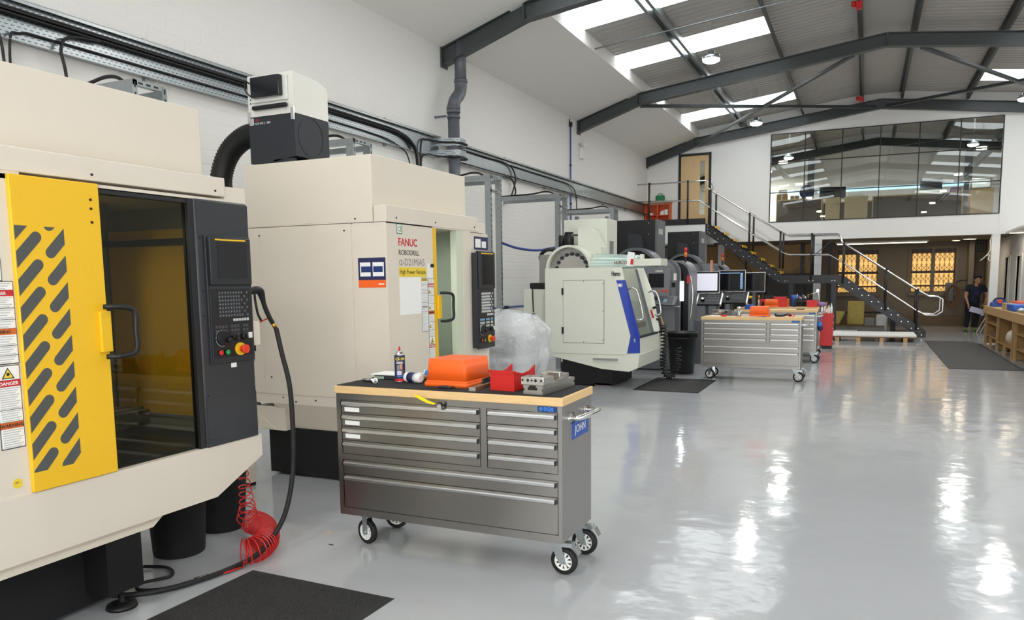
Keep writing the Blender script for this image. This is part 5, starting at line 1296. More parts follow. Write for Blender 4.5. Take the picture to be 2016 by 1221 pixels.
# tool carousel drum and translucent cover
b = mb(hb)
n = 28; cz = 1.77; cx = -4.05; R1 = .36; R0 = .325
A = []
for i in range(n+1):
    a = PI*i/n; A.append((cx+R1*math.cos(a), cz+R1*math.sin(a)))
Bp = [(cx+R0*math.cos(PI*i/n), cz+R0*math.sin(PI*i/n)) for i in range(n+1)]
b.prism(A+Bp[::-1], 'y', .10, .62); b.build('carousel_housing', t)
mb('cast_steel').cyl((cx, .20, cz), (cx, .24, cz), .32, 40).build('carousel_back', t)
b = mb('machined').cyl((cx+.04, .16, cz-.02), (cx+.04, .20, cz-.02), .23, 36)
for k in range(9): a = PI*(k+.5)/9; b.m('machine_dark'); b.cyl((cx+.04+.245*math.cos(a), .14, cz-.02+.245*math.sin(a)), (cx+.04+.245*math.cos(a), .2, cz-.02+.245*math.sin(a)), .026, 10)
b.build('tool_carousel', t)
gl = mb('glass_green'); rows = []
for i in range(17):
    f = i/16; x = -3.70+.72*f; r = .26-.05*f if f < .85 else (.2175*math.sqrt(max(0, 1-((f-.85)/.155)**2))); row = []
    for j in range(15): a = PI*j/14; row.append(gl.bm.verts.new((x, .50-.42*math.cos(a)*(r/.26), 1.785+r*math.sin(a)*.85)))
    rows.append(row)
for A_, B_ in pairs(rows): gl._fin([gl.bm.faces.new([A_[i], A_[i+1], B_[i+1], B_[i]]) for i in range(14)], True)
gl.build('translucent_cover', t, recalc=True)
nt_ = mb('paper').obox((-3.10, .12, 1.90), (1, .1, -.15), (0, 1, 0), (.15, 0, 1), .05, .003, .10); nt_.m('red_box'); nt_.obox((-3.075, .115, 1.86), (1, .1, -.15), (0, 1, 0), (.15, 0, 1), .02, .0032, .04).build('taped_note', t)
text('HURCO', .06, 'wood_dark', 'lettering', t, (-3.33, .075, 1.83), (1, 0, 0), RZ, .001, .9, 'LEFT', .002)
# column, head cover, motor, left cabinet, arm
b = mb(hb).box(-4.38, -3.67, .80, 1.35, 1.3, 2.55, .008); b.build('column_cabinet', t)
mb('haas_grey').box(-3.66, -3.664, .95, 1.12, 1.86, 2.2).box(-3.669, -3.6685, .9, 1.2, 2.2, 2.21).build('rating_plate', t)
b = mb(hb).prism([(-4.02, 1.95), (-3.62, 1.78), (-3.66, 2.1), (-3.78, 2.36), (-3.85, 2.39), (-4.02, 2.40)], 'y', .45, .78); b.build('head_cover', t)
mb('black').cyl((-4.20, .55, 2.08), (-4.20, .55, 2.32), .075, 20).cyl((-4.20, .55, 2.32), (-4.20, .55, 2.345), .068, 20).cyl((-4.34, .6, 2.1), (-4.34, .6, 2.30), .05, 16).build('motor', t)
mb('cast_steel').box(-4.62, -4.40, .35, .7, 1.15, 2.0).cyl((-4.5, .33, 1.9), (-4.5, .36, 1.9), .03, 12).cyl((-4.5, .33, 1.3), (-4.5, .36, 1.3), .03, 12).box(-4.6, -4.45, .3, .36, 1.5, 1.7).build('casting', t)
mb('black').tube(smooth_path([(-4.3, .5, 2.05), (-4.5, .4, 2.08), (-4.62, .4, 1.98), (-4.58, .4, 1.85)]), .03, 8).tube(smooth_path([(-4.2, .6, 2.3), (-4.0, .7, 2.3), (-3.9, .8, 2.28)]), .012, 6).build('hoses', t)
mb(hb).box(-4.85, -4.42, .25, .8, .70, 1.47, .006).build('side_cabinet', t)
mb('black').box(-4.76, -4.46, .28, .5, 1.475, 1.57, .02).tube(smooth_path([(-4.7, .27, 1.5), (-4.68, .22, 1.35), (-4.67, .22, 1.12)]), .01, 6).cyl((-4.67, .22, 1.0), (-4.67, .22, 1.10), .025, 8).build('pump', t)
mb(hb).box(-3.10, -2.66, .14, .55, 1.80, 1.90, .004).build('top_arm', t); mb(hb).box(-2.98, -2.94, .2, .3, 1.90, 1.97).build('arm_clip', t)
mb('haas_mid').cyl((-4.25, 1.05, 2.55), (-4.25, 1.05, 2.62), .035, 10).cyl((-3.75, 1.05, 2.55), (-3.75, 1.05, 2.6), .03, 10).build('lifting_eye', t)
hp = helix([(-2.90, 12.12, .88), (-2.88, 12.14, .60), (-2.90, 12.14, .30), (-2.85, 12.12, .10), (-2.74, 12.13, .09), (-2.66, 12.16, .30), (-2.68, 12.2, .52)], .05, lambda f: 22, .01, 8)
t2 = mb('black').tube(hp, .011, 5).build('coiled_cable'); tag(t2, 'black coiled cable looping to the floor beside the white and blue machine', 'cable')
# ------------------------------------------------------------------ grey vertical mills
def arch(x0, xf, z0, z1, r, n=8):
    return [(x0, z0), (xf, z0)]+[(xf-r+r*math.cos(PI/2*i/n), z1-r+r*math.sin(PI/2*i/n)) for i in range(n+1)]+[(x0, z1)]
def mill(y, label, full=True):
    t = thing('grey_mill', label, 'machine', (0, y, 0))
    mb('haas_grey').prism(arch(-4.0, -3.0, .02, 1.93, .24), 'y', .0, .03).build('left_enclosure', t, None)
    mb('haas_mid').prism(arch(-4.0, -2.93, .50, 1.94, .24), 'y', .03, .14).build('left_shroud', t)
    mb('haas_grey').prism(arch(-3.9, -2.90, .50, 1.94, .24), 'y', .78, 1.40).build('right_shroud', t)
    mb('haas_mid').prism(arch(-3.9, -2.98, .02, .62, .05), 'y', .03, 1.2).build('apron', t)
    mb('black').prism([(-3.9, .6), (-3.25, .6), (-3.22, 1.5), (-3.3, 1.88), (-3.9, 1.9)], 'y', .14, .74).build('inner_cavity', t); mb('black').prism(arch(-3.9, -2.93, .55, 1.90, .22), 'y', .75, .78).build('door_seal', t)  # black block and sheet stand in for the shade inside the opening
    mb('black_gloss').prism(arch(-3.4, -2.99, .62, 1.84, .2), 'y', .58, .62).build('door_edge', t)
    mb('machine_dark').box(-4.3, -2.95, .2, 1.5, .0, .5).build('base', t)
    n = 20; cx, cz = -3.72, 1.72
    A = [(cx+.44*math.cos(PI*i/n), cz+.44*math.sin(PI*i/n)) for i in range(n+1)]; B = [(cx+.39*math.cos(PI*i/n), cz+.39*math.sin(PI*i/n)) for i in range(n+1)]
    mb('haas_mid').prism(A+B[::-1], 'y', -.05, .45).build('carousel_shroud', t)
    mb('black').cyl((cx, .1, cz), (cx, .2, cz), .38, 28).build('carousel', t)
    mb('black').box(-4.22, -3.50, .55, 1.15, .6, 2.68).build('electrical_cabinet', t); mb('haas_mid').box(-3.50, -3.46, .55, 1.15, 1.9, 2.68).build('cabinet_door', t)
    mb('aluminium').box(-3.459, -3.457, .65, .95, 2.42, 2.52).build('maker_plate', t)
    mb('machine_dark').prism([(-3.95, 1.9), (-3.62, 1.9), (-3.70, 2.35), (-3.80, 2.42), (-3.95, 2.42)], 'y', .35, .52).build('spindle_head', t)
    for (x, z) in ((-3.62, 2.62), (-3.62, 2.42)): mb('aluminium').cyl((x, .545, z), (x, .55, z), .008, 8).build('screw', t)
    bc = mb('btn_red').cyl((-3.02, .9, 2.09), (-3.02, .9, 2.17), .028, 14); bc.m('amber').cyl((-3.02, .9, 2.0), (-3.02, .9, 2.085), .028, 14); bc.m('black').cyl((-3.02, .9, 1.84), (-3.02, .9, 2.0), .02, 10).build('beacon', t)
    return t
m1 = mill(13.4, 'grey vertical milling machine with an operator panel, behind the tall black dustbin')
# operator panel
pn = mb('haas_grey').prism([(-3.52, 1.30), (-3.08, 1.30), (-3.05, 1.76), (-3.12, 1.79), (-3.28, 1.815), (-3.46, 1.79), (-3.54, 1.76)], 'y', -.16, -.10).build('operator_panel', m1)
mb('screen_off').box(-3.43, -3.16, -.166, -.16, 1.46, 1.70).build('screen', pn); text('HAAS', .05, 'paper', 'lettering', pn, (-3.31, -.162, 1.725), (1, 0, 0), RZ, .001, 1, 'LEFT', .001)
for i, mm in enumerate(('btn_green', 'key_light', 'key_light', 'amber', 'btn_red', 'est_red')): mb(mm).cyl((-3.44+i*.065, -.175, 1.40), (-3.44+i*.065, -.16, 1.40), .016 if i < 5 else .028, 12).build('push_button', pn)
ks = mb('haas_mid'); ks.obox((-3.13, -.24, 1.235), (1, 0, -.05), (0, -.8, -.6), (0, -.6, .8), .20, .12, .015)
for i in range(9):
    for j in range(6):
        ks.m('key_blue' if (i in (4, 5) and j in (2, 3, 4)) else 'key'); c = Vector((-3.13, -.24, 1.235))+Vector((1, 0, -.05)).normalized()*(-.13+.033*i)+Vector((0, -.8, -.6))*(-.08+.033*j)+Vector((0, -.6, .8))*.016; ks.obox(c, (1, 0, -.05), (0, -.8, -.6), (0, -.6, .8), .012, .011, .004)
ks.m('black').cyl((-3.28, -.22, 1.25), (-3.28, -.25, 1.29), .03, 14).build('keypad', pn)
mb('haas_mid').obox((-3.04, -.34, 1.135), (1, 0, 0), (0, -1, -.1), (0, -.1, 1), .20, .06, .006).build('keyboard_tray', pn)
mb('haas_grey').box(-3.3, -3.2, -.12, 0.0, 1.35, 1.7).build('panel_arm', m1)
mb('work_lamp').box(-2.95, -2.895, .142, .20, 1.22, 1.56).build('work_light', m1)
mb('red_paint').box(-2.95, -2.91, .72, .76, 1.52, 1.66).build('red_handle', m1); mb('machined').tube(smooth_path([(-2.90, .8, 1.66), (-2.86, .82, 1.3), (-2.90, .8, .85)]), .012, 8).build('door_handle', m1)
mb('paper').box(-3.03, -2.98, -.004, 0, 1.58, 1.70).build('tag', m1); b = mb('screen_off').box(-3.06, -3.0, -.006, 0, 1.46, 1.54); b.build('small_display', m1)
tag(mb('skin').box(-2.70, -2.66, 15.02, 15.10, 1.62, 1.95).build('cloth'), 'pinkish card strip fixed at the right edge of the near grey mill', 'card')
mill(17.45, 'second grey vertical milling machine, further down the row beyond the screens')
# ------------------------------------------------------------------ screens on pendant stands
def console(x, y, label, lit, w_=.47, keypad=True, z0=1.33, h=.40):
    t = thing('control_console', label, 'control console', (x, y, 0))
    mb('black').box(-w_/2, w_/2, 0, .05, z0, z0+h, .006).build('screen_frame', t); mb('aluminium').box(-w_/2-.006, w_/2+.006, .004, .045, z0-.006, z0+h+.006).build('trim', t)
    sc = mb(lit).box(-w_/2+.035, w_/2-.035, -.003, 0, z0+.04, z0+h-.03)
    if lit == 'screen_off' and keypad:
        sc.m('screen_blue').box(w_/2-.09, w_/2-.045, -.0045, -.003, z0+.05, z0+h-.05).box(-w_/2+.04, w_/2-.1, -.0045, -.003, z0+h-.06, z0+h-.045)
        for k in range(8): sc.m('screen_off').box(w_/2-.085, w_/2-.05, -.006, -.0045, z0+.07+k*.033, z0+.078+k*.033)
    sc.build('display', t)
    mb('haas_mid').box(-.03, .03, .05, .10, 0, z0+.2).box(-.25, .25, -.05, .3, 0, .04).build('stand', t)
    if keypad:
        k = mb('black'); c = Vector((.08, -.12, z0-.13)); ax, ay, az = Vector((1, 0, 0)), Vector((.25, -.78, -.58)).normalized(), Vector((0, -.6, .8))
        ay = Vector((.0, -.8, -.6)); k.obox(c, ax, ay, az, w_/2-.02, .16, .02); k.m('key')
        for i in range(5):
            for j in range(4): k.obox(c+ax*(-.02+.045*i)+ay*(-.09+.05*j)+az*.022, ax, ay, az, .016, .018, .004)
        k.m('black_gloss').cyl(c-ax*.12+ay*.03+az*.02, c-ax*.12+ay*.03+az*.06, .035, 16); k.m('chrome').cyl(c-ax*.12+ay*.03+az*.06, c-ax*.12+ay*.03+az*.064, .02, 12)
        k.build('keypad', t)
        for s_ in (-1, 1): mb('aluminium').obox(c+ax*s_*(w_/2-.01), ax, ay, az, .012, .165, .024).build('side_rail', t)
    return t
console(-2.775, 15.1, 'operator console with a pale lit screen and sloping keypad', 'screen_lit')
bpy.data.objects['control_console'].location = (-2.76, 15.02, 0)
console(-2.39, 15.6, 'operator console with a dark screen edged by blue icons, middle of the three screens', 'screen_off', .52, True, 1.345, .41)
console(-2.04, 16.2, 'plain dark screen, rightmost of the three screens', 'screen_off', .42, False, 1.33, .38)
mb('haas_mid').box(-3.0, -2.5, 14.6, 14.9, 0, .82).build('console_cabinet'); tag(bpy.data.objects['console_cabinet'], 'dark grey low cabinet below the lit screen, left of the mid-hall chest', 'cabinet')
# ------------------------------------------------------------------ things on the mid-hall and far chests (tops at 1.0)
def crate(x, y, label, sc=1., rz=0, z=1.0):
    o = dup(bpy.data.objects['plastic_crate'], None, (x, y, z), rz, label); o.scale = (sc, .8, 1); return o
crate(-1.50, 12.70, 'orange crate turned upside down on the mid-hall chest', 1.03)
def lay(m, name, cat, label, x, y, z, build):
    t = thing(name, label, cat, (x, y, z)); build(t); return t
for (x, y, lb) in ((-1.81, 12.66, 'metal flask with a paler cap left of the orange crate on the mid-hall chest'),):
    t = thing('metal_flask', lb, 'flask', (x, y, 1.0)); mb('zinc').lathe([(.034, 0), (.036, .005), (.036, .11)], (0, 0, 0), 20).build('body', t); mb('aluminium').lathe([(.037, .11), (.037, .15), (.03, .155)], (0, 0, 0), 20).build('cap', t)
t = thing('safety_strap', 'dark strap with an orange loop lying on the right of the mid-hall chest', 'strap', (-1.12, 12.62, 1.0))
mb('black').tube(smooth_path([(-.14, 0, .05), (-.12, 0, .02), (-.03, 0, .02), (.05, .02, .04), (.09, 0, .02)]), .016, 8).build('strap', t); mb('est_red').tube([(.10+.05*math.cos(a), 0, .025+.02*math.sin(a)) for a in [2*PI*i/14 for i in range(14)]], .006, 6, True).build('loop', t)
for i, (x, y, w_, d_, h, m_, lb) in enumerate(((-2.17, 12.60, .16, .1, .018, 'paper', 'white pad at the left end of the mid-hall chest'), (-2.02, 12.58, .07, .06, .03, 'red_paint', 'small red block beside the white pad on the mid-hall chest'),
      (-1.93, 12.57, .12, .05, .012, 'cream', 'flat pale strip in front of the metal flask'), (-1.62, 12.535, .22, .03, .010, 'lilac', 'thin pale steel rule lying before the orange crate mid-hall'), (-1.42, 12.53, .07, .03, .014, 'blue_plastic', 'tiny blue object lying before the orange crate mid-hall'))):
    tag(mb(m_).box(x-w_/2, x+w_/2, y-d_/2, y+d_/2, 1.0005, 1.0+h, .003).build(('note_pad', 'block', 'strip', 'steel_rule', 'blue_clip')[i]), lb, ('pad', 'block', 'strip', 'ruler', 'clip')[i])
t = thing('hand_tools', 'small heap of dark tools behind the white pad on the mid-hall chest', 'tools', (-2.10, 12.78, 1.0))
r_ = random.Random(2)
for i in range(9):
    a = r_.random()*6; mb(('machine_dark', 'wood_dark', 'cast_steel')[i % 3]).cyl((r_.uniform(-.1, .1), r_.uniform(-.08, .08), .02+.008*i), (r_.uniform(-.1, .1)+.09*math.cos(a), .09*math.sin(a), .02+.009*i), .013, 8).build('tool', t)
for (x, m_, lb, h) in ((-1.98, 'haas_mid', 'dark grey block beside the heap of tools on the mid-hall chest', .09), (-1.90, 'haas_grey', 'grey steel cube behind the metal flask', .075)): tag(mb(m_).box(x-.04, x+.04, 12.80, 12.88, 1.0005, 1+h, .003).build('steel_block'), lb, 'block')
# label cards on the right side of the mid chest
tag(mb('paper').obox((-.83, 12.6, .885), (1, .2, -.1), (0, 1, 0), (.1, 0, 1), .035, .05, .006).build('paper_cloth'), 'folded white cloth hooked on the right side of the mid-hall chest', 'cloth')
# furthest chest: tooling tray
crate(-1.75, 16.82, 'orange crate on the furthest chest, left of the tall red box', 1.0)
crate(-1.50, 17.02, 'orange crate standing behind the tall red box on the furthest chest', .5)
for (x, w_, h, lb) in ((-1.585, .23, .21, 'tall red box standing on the furthest chest'), (-.97, .20, .14, 'low red box at the right end of the furthest chest')):
    t = thing('red_box', lb, 'box', (x, 16.84, 1.0)); mb('red_box').box(-w_/2, w_/2, -.09, .09, 0, h, .004).build('body', t); mb('red_box').box(-w_/2-.006, w_/2+.006, -.096, .096, h-.02, h).build('rim', t)
t = thing('tool_rack', 'red rack of black tool holders at the left of the furthest chest', 'rack', (-1.86, 17.0, 1.0))
mb('red_box').box(-.14, .14, -.05, .05, .10, .16).box(-.14, -.12, -.05, .05, 0, .1).box(.12, .14, -.05, .05, 0, .1).build('rack', t)
for k in range(4): mb('black').lathe([(.015, .1), (.024, .16), (.026, .19), (.012, .20), (.01, .24)], (-.10+k*.066, 0, 0), 12).build('tool_holder', t)
for i, (x, y, h, m_, lb) in enumerate(((-2.14, 16.9, .20, 'cast_steel', 'steel tool holder standing left on the furthest chest'), (-2.02, 16.9, .24, 'brass', 'brass topped holder standing on the furthest chest'), (-2.23, 16.8, .10, 'black', 'black tool holder at the left end of the furthest chest'))):
    t = thing('tool_holder', lb, 'tool holder', (x, y, 1.0)); mb('cast_steel').lathe([(.03, 0), (.034, .03), (.022, .05), (.018, h*.7)], (0, 0, 0), 14).build('taper', t); mb(m_).lathe([(.022, h*.7), (.026, h*.85), (.014, h)], (0, 0, 0), 14).build('collet', t)
t = thing('cordless_drill', 'yellow and black drill lying among the tool holders', 'drill', (-2.20, 16.95, 1.0))
mb('yellow').cyl((-.06, 0, .20), (.05, 0, .19), .03, 14).build('body', t); mb('black').cyl((.05, 0, .19), (.10, 0, .187), .02, 12).box(-.03, .03, -.02, .02, 0, .17).build('grip', t)
t = thing('blue_stand', 'blue funnel-shaped stand on the furthest chest', 'stand', (-1.33, 16.9, 1.0)); mb('blue_plastic').lathe([(.03, 0), (.02, .08), (.035, .16), (.06, .24)], (0, 0, 0), 14).build('cone', t)
t = thing('blue_bin', 'small blue bin behind the metal flask', 'bin', (-2.03, 15.55, 1.0)); mb('blue_plastic').box(-.08, .08, -.08, .08, 0, .09, .01).build('body', t)
t = thing('tooling_tray', 'tray crowded with small brass and steel tool tips on the furthest chest', 'tray', (-1.17, 16.9, 1.0))
mb('black').box(-.14, .14, -.1, .1, .10, .13).box(-.14, -.12, -.1, .1, 0, .1).box(.12, .14, -.1, .1, 0, .1).build('tray', t)
for k in range(10): mb(('brass', 'chrome', 'blue_plastic')[k % 3]).cyl((-.12+k*.026, 0, .13), (-.12+k*.026, .0, .20+.02*((k*3) % 4)), .009, 8).build('tool_tip', t)
t = thing('desk_lamp', 'small jointed work lamp with a lit bulb on the furthest chest', 'lamp', (-.90, 17.0, 1.0))
mb('aluminium').tube([(.08, 0, 0), (.03, 0, .30)], .008, 6).tube([(.03, 0, .30), (-.13, 0, .25)], .008, 6).build('arm', t); mb('lamp_warm').sphere((.02, 0, .33), .028, 10).build('bulb', t)
tag(mb('linen').sphere((-.80, 16.95, 1.05), .11, 12, .08, .05).build('cloth_heap'), 'lilac cloth heap at the right end of the furthest chest', 'cloth')
tag(mb('machine_dark').box(-1.16, -1.02, 15.42, 15.47, 1.0, 1.02, .005).build('pliers'), 'dark pliers lying on the third chest', 'pliers')
# red cabinet with bottles
t = thing('red_cabinet', 'red metal cabinet on the floor beyond the furthest chest', 'cabinet', (-.755, 18.75, 0))
mb('red_paint').box(-.135, .135, -.2, .2, .07, .79, .004).build('body', t); mb('black').box(-.12, .12, -.18, .18, 0, .07).build('plinth', t)
for k in range(5): mb('chrome').box(.136, .142, -.05, .05, .16+k*.14, .18+k*.14).build('drawer_handle', t)
for i, (x, y, h) in enumerate(((-.86, 18.66, .17), (-.80, 18.74, .20), (-.72, 18.66, .17), (-.67, 18.76, .20))):
    t = thing('spray_bottle', None, 'bottle', (x, y, .79)); t['label'] = ['white bottle at the left on the red cabinet', 'tall white bottle second from the left on the red cabinet', 'white bottle third from the left on the red cabinet', 'tall white bottle at the right on the red cabinet'][i]; t['group'] = 'bottles on the red cabinet'
    mb('paper').lathe([(.025, 0), (.027, .01), (.027, h*.7), (.012, h*.85), (.012, h)], (0, 0, 0), 14).build('body', t); mb('aluminium').cyl((0, 0, h), (0, 0, h+.02), .013, 10).build('cap', t)
t = thing('gold_bottle', 'brass coloured tall bottle in the middle of the red cabinet', 'bottle', (-.765, 18.64, .79)); mb('brass').lathe([(.018, 0), (.02, .12), (.008, .2), (.008, .26)], (0, 0, 0), 12).build('body', t); mb('paper').lathe([(.021, .02), (.021, .10)], (0, 0, 0), 12, cap=False).build('wrap', t)
t = thing('ear_defenders', 'blue ear defenders hanging on the right of the third tool chest', 'ear defenders', (-.775, 15.6, .70))
for (x, m_) in ((.02, 'blue_bright'), (.035, 'navy_ink')): mb(m_).sphere((x, 0, -.05 if m_ == 'navy_ink' else .02), .05, 14, .04, .06).build('cup', t)
mb('blue_bright').tube(smooth_path([(.02, 0, .06), (.02, 0, .13), (.04, 0, .15), (.06, 0, .1)]), .008, 6).build('headband', t)
# ------------------------------------------------------------------ long wooden workbench on the right
t = thing('workbench', 'long pale wooden workbench with open shelves on the right', 'workbench', (2.6, 0, 0))
Y0, Y1 = 11.0, 21.0; zt = .90
mb('wood_pine').box(-.05, .95, Y0, Y1, zt-.03, zt).build('benchtop', t)
mb('wood_pine').box(-.06, -.03, Y0, Y1, zt-.17, zt-.002).build('apron', t); mb('wood_pine').box(-.04, .94, Y1-.03, Y1, zt-.17, zt-.03).build('end_apron', t)
y = Y1-.05
k = 0
for y in (20.95, 19.2, 17.3, 17.05, 15.2, 13.4):
    mb('wood_pine').box(-.02, .03, y-.05, y, 0, zt-.03).build('leg', t); mb('ply').box(.03, .9, y-.03, y-.01, .02, zt-.03).build('divider', t)
for (a, c, z) in ((19.2, 20.9, .24), (17.3, 19.15, .20), (15.2, 17.0, .24), (13.4, 15.15, .24), (19.2, 20.9, .53), (15.2, 17.0, .52)):
    mb('ply').box(0, .9, a, c, z-.02, z).build('shelf', t)
for (yy, z) in ((20.1, .22), (18.2, .18)): mb('wood_pine').box(-.02, .03, yy-.03, yy+.03, 0, z).build('shelf_leg', t)
mb('ply').box(.9, .92, 13.2, 20.9, 0, zt-.03).build('back_board', t)
def bx(name, cat, label, m, x0, x1, y0, y1, z0, h, bev=.01): return tag(mb(m).box(x0, x1, y0, y1, z0+.001, z0+h, bev).build(name), label, cat)
t = thing('tool_bag', 'dark blue tool bag with an orange spot at the far end of the workbench', 'bag', (2.72, 20.2, .90))
mb('blue_sign').prism([(-.14, 0), (.18, 0), (.17, .09), (.1, .14), (-.04, .14), (-.13, .08)], 'y', -.2, .2).build('body', t); mb('navy_ink').tube(smooth_path([(-.10, -.02, .11), (-.04, -.02, .18), (.08, -.02, .18), (.13, -.02, .11)]), .02, 8).build('handle', t)
mb('est_red').cyl((0, -.24, .12), (0, -.20, .12), .045, 16).build('spool', t)
bx('tool_case', 'case', 'long orange-red case lying behind the blue tool bag on the workbench', 'est_red', 3.0, 3.5, 19.4, 20.6, .90, .12, .03)
bx('carton', 'box', 'open cardboard box on the workbench between the blue bag and blue tray', 'carton', 2.60, 2.78, 18.35, 18.8, .90, .13, .004)
bx('blue_tray', 'tray', 'bright blue tray on the workbench beyond the aluminium tray', 'blue_plastic', 2.60, 2.90, 17.45, 18.2, .90, .13, .02)
t = thing('aluminium_tray', 'aluminium tray of parts at the near end of the visible workbench', 'tray', (2.75, 16.7, .90))
mb('aluminium').box(-.13, .2, -.5, .5, .001, .05).build('tray', t); mb('zinc').box(-.1, .0, -.45, .45, .05, .07).box(.04, .12, -.45, .45, .05, .07).build('bars', t); mb('paper').sphere((-.1, .2, .06), .05, 10, .06, .03).build('cloth', t)
t = thing('vice_group', 'dark bench vises and fixtures standing at the back of the workbench', 'vise', (3.15, 18.2, .90))
r_ = random.Random(9)
for i in range(6): yy = -.9+i*.33; b = mb('black').box(-.07, .07, yy-.08, yy+.08, .001, .12+.05*(i % 3)); b.cyl((0, yy, .15), (0, yy, .28+.06*((i*2) % 3)), .018, 8); b.build('fixture', t)
mb('wood_pine').box(-.2, .0, -.3, .3, .001, .16).build('wood_block', t)
t = thing('plastic_jug', 'pale plastic jug with a white cap on the workbench lower shelf', 'jug', (2.72, 17.65, .201))
mb('mint_pale').lathe([(.07, 0), (.085, .02), (.085, .24), (.03, .32), (.03, .35)], (0, 0, 0), 16).build('body', t); mb('paper').cyl((0, 0, .35), (0, 0, .385), .035, 14).build('cap', t)
t = thing('sacking', 'pale crumpled sack on the lower shelf beside the jug', 'sack', (2.75, 18.25, .201)); mb('cream_shade').sphere((0, 0, .15), .13, 14, .2, .15).build('body', t); mb('carton').sphere((0, .25, .11), .1, 12, .1, .11).build('fold', t)
t = thing('dark_bottle', 'tall dark bottle right of the pale jug under the workbench', 'bottle', (2.72, 17.42, .201)); mb('charcoal').lathe([(.055, 0), (.06, .28), (.02, .34), (.02, .36)], (0, 0, 0), 14).build('body', t); mb('black').cyl((0, 0, .36), (0, 0, .38), .022, 10).build('cap', t)
t = thing('parts_box', 'dark box of tools on the far lower shelf of the workbench', 'box', (2.75, 19.9, .241)); mb('wood_dark').box(-.12, .15, -.35, .35, 0, .12).build('box', t)
for i in range(4): mb('black').cyl((0, -.25+.16*i, .1), (0, -.2+.16*i, .22), .03, 8).build('tool', t)
bx('green_box', 'box', 'yellow-green box low under the near part of the workbench', 'mint_pale', 2.68, 2.9, 16.1, 16.6, .241, .12)
# ------------------------------------------------------------------ pallet and materials under the stairs
t = thing('pallet', 'long wooden pallet on the floor in front of the stair foot', 'pallet', (.27, 21.6, 0))
for x in (-.90, -.42, .10, .62): mb('wood_pine').box(x, x+.09, -.75, .75, 0, .10).build('bearer', t)
mb('wood_dark').box(-.98, .92, -.72, .72, .10, .118).build('deck', t)
tag(mb('paper').box(-.90, 1.18, 20.95, 22.3, .120, .165, .004).build('panel_sheet'), 'long white panel sheets lying on the pallet', 'panel')
tag(mb('paper').box(-.95, -.50, 21.2, 22.0, .1655, .19, .003).build('panel_offcut'), 'short white panel offcut lying on the left of the long panel', 'panel')
tag(mb('paper').box(-1.2, -.16, 23.1, 23.5, .001, .12, .003).build('panel_strip'), 'white panel strip on the floor behind the pallet', 'panel')
t = thing('timber_crate', 'weathered grey timber beam lying behind the pallet', 'timber', (-.2, 24.5, 0)); mb('stone_grey').box(-.9, .75, 0, .12, .02, .18).build('beam', t); mb('wood_dark').box(-.9, .75, -.03, .14, .16, .185).build('top_board', t)
def wool(x0, x1, y, z0, z1, label, lean=0):
    b = mb('wool'); n = 10; b.box(x0, x1, y, y+.35, z0, z1, .04, 3)
    if lean:
        for v in b.bm.verts: v.co.x += lean*(v.co.z-z0)
    for v in b.bm.verts: v.co += Vector((_ns.noise(v.co*9), _ns.noise(v.co*8+Vector((4, 0, 0))), _ns.noise(v.co*7)))*.02
    return tag(b.build('insulation_batt'), label, 'insulation')
wool(-.45, .00, 24.58, .19, .88, 'upright yellow mineral wool batt standing on the timber beam'); wool(-.95, -.66, 24.62, .19, .58, 'yellow mineral wool batt leaning beside the upright one', .45)
t = thing('slab_stack', 'short stack of grey slabs right of the mineral wool', 'slabs', (.1, 24.6, .186))
for k in range(4): mb('stone_grey').box(-.08, .18, 0, .3, k*.055, k*.055+.05).build('slab', t)
b = mb('film'); b.box(.30, .62, 24.75, 25.1, .0, .48, .06, 3)
for v in b.bm.verts: v.co += Vector((_ns.noise(v.co*6), _ns.noise(v.co*5), _ns.noise(v.co*7)))*.05 if v.co.z > .05 else Vector((0, 0, 0))
tag(b.build('wrapped_slabs'), 'film-wrapped load with a rounded top right of the slabs', 'pallet load')
tag(mb('black').box(.70, .83, 24.5, 24.8, 0, .42).build('black_box'), 'narrow black box behind the lower stair flight', 'box')
t = thing('wire_cage', 'small grey wire cage on the floor behind the stair foot', 'cage', (.98, 24.55, 0)); cg = mb('haas_grey')
for i in range(6): cg.bar((-.15+i*.06, 0, .05), (-.15+i*.06, 0, .32), .01, .01)
for i in range(5): cg.bar((-.15, 0, .06+i*.06), (.15, 0, .06+i*.06), .01, .01)
cg.build('mesh_panel', t); mb('wood_dark').box(-.15, .15, .02, .3, 0, .06).build('base', t)
tag(mb('black').box(-1.0, .9, 26.6, 26.66, .44, .50).box(-1.0, -.94, 26.6, 26.66, 0, .44).box(.84, .9, 26.6, 26.66, 0, .44).build('low_rail'), 'low black rail frame in front of the back wall', 'rail')
# trestle legs beside the person
t = thing('step_frame', 'small white folding frame leaning against the end of the workbench', 'frame', (3.0, 25.1, 0))
for dx in (0, .09): mb('white_plastic').bar((-.10+dx, 0, 0.005), (.10+dx, .05, .42), .022, .012).build('leg', t)
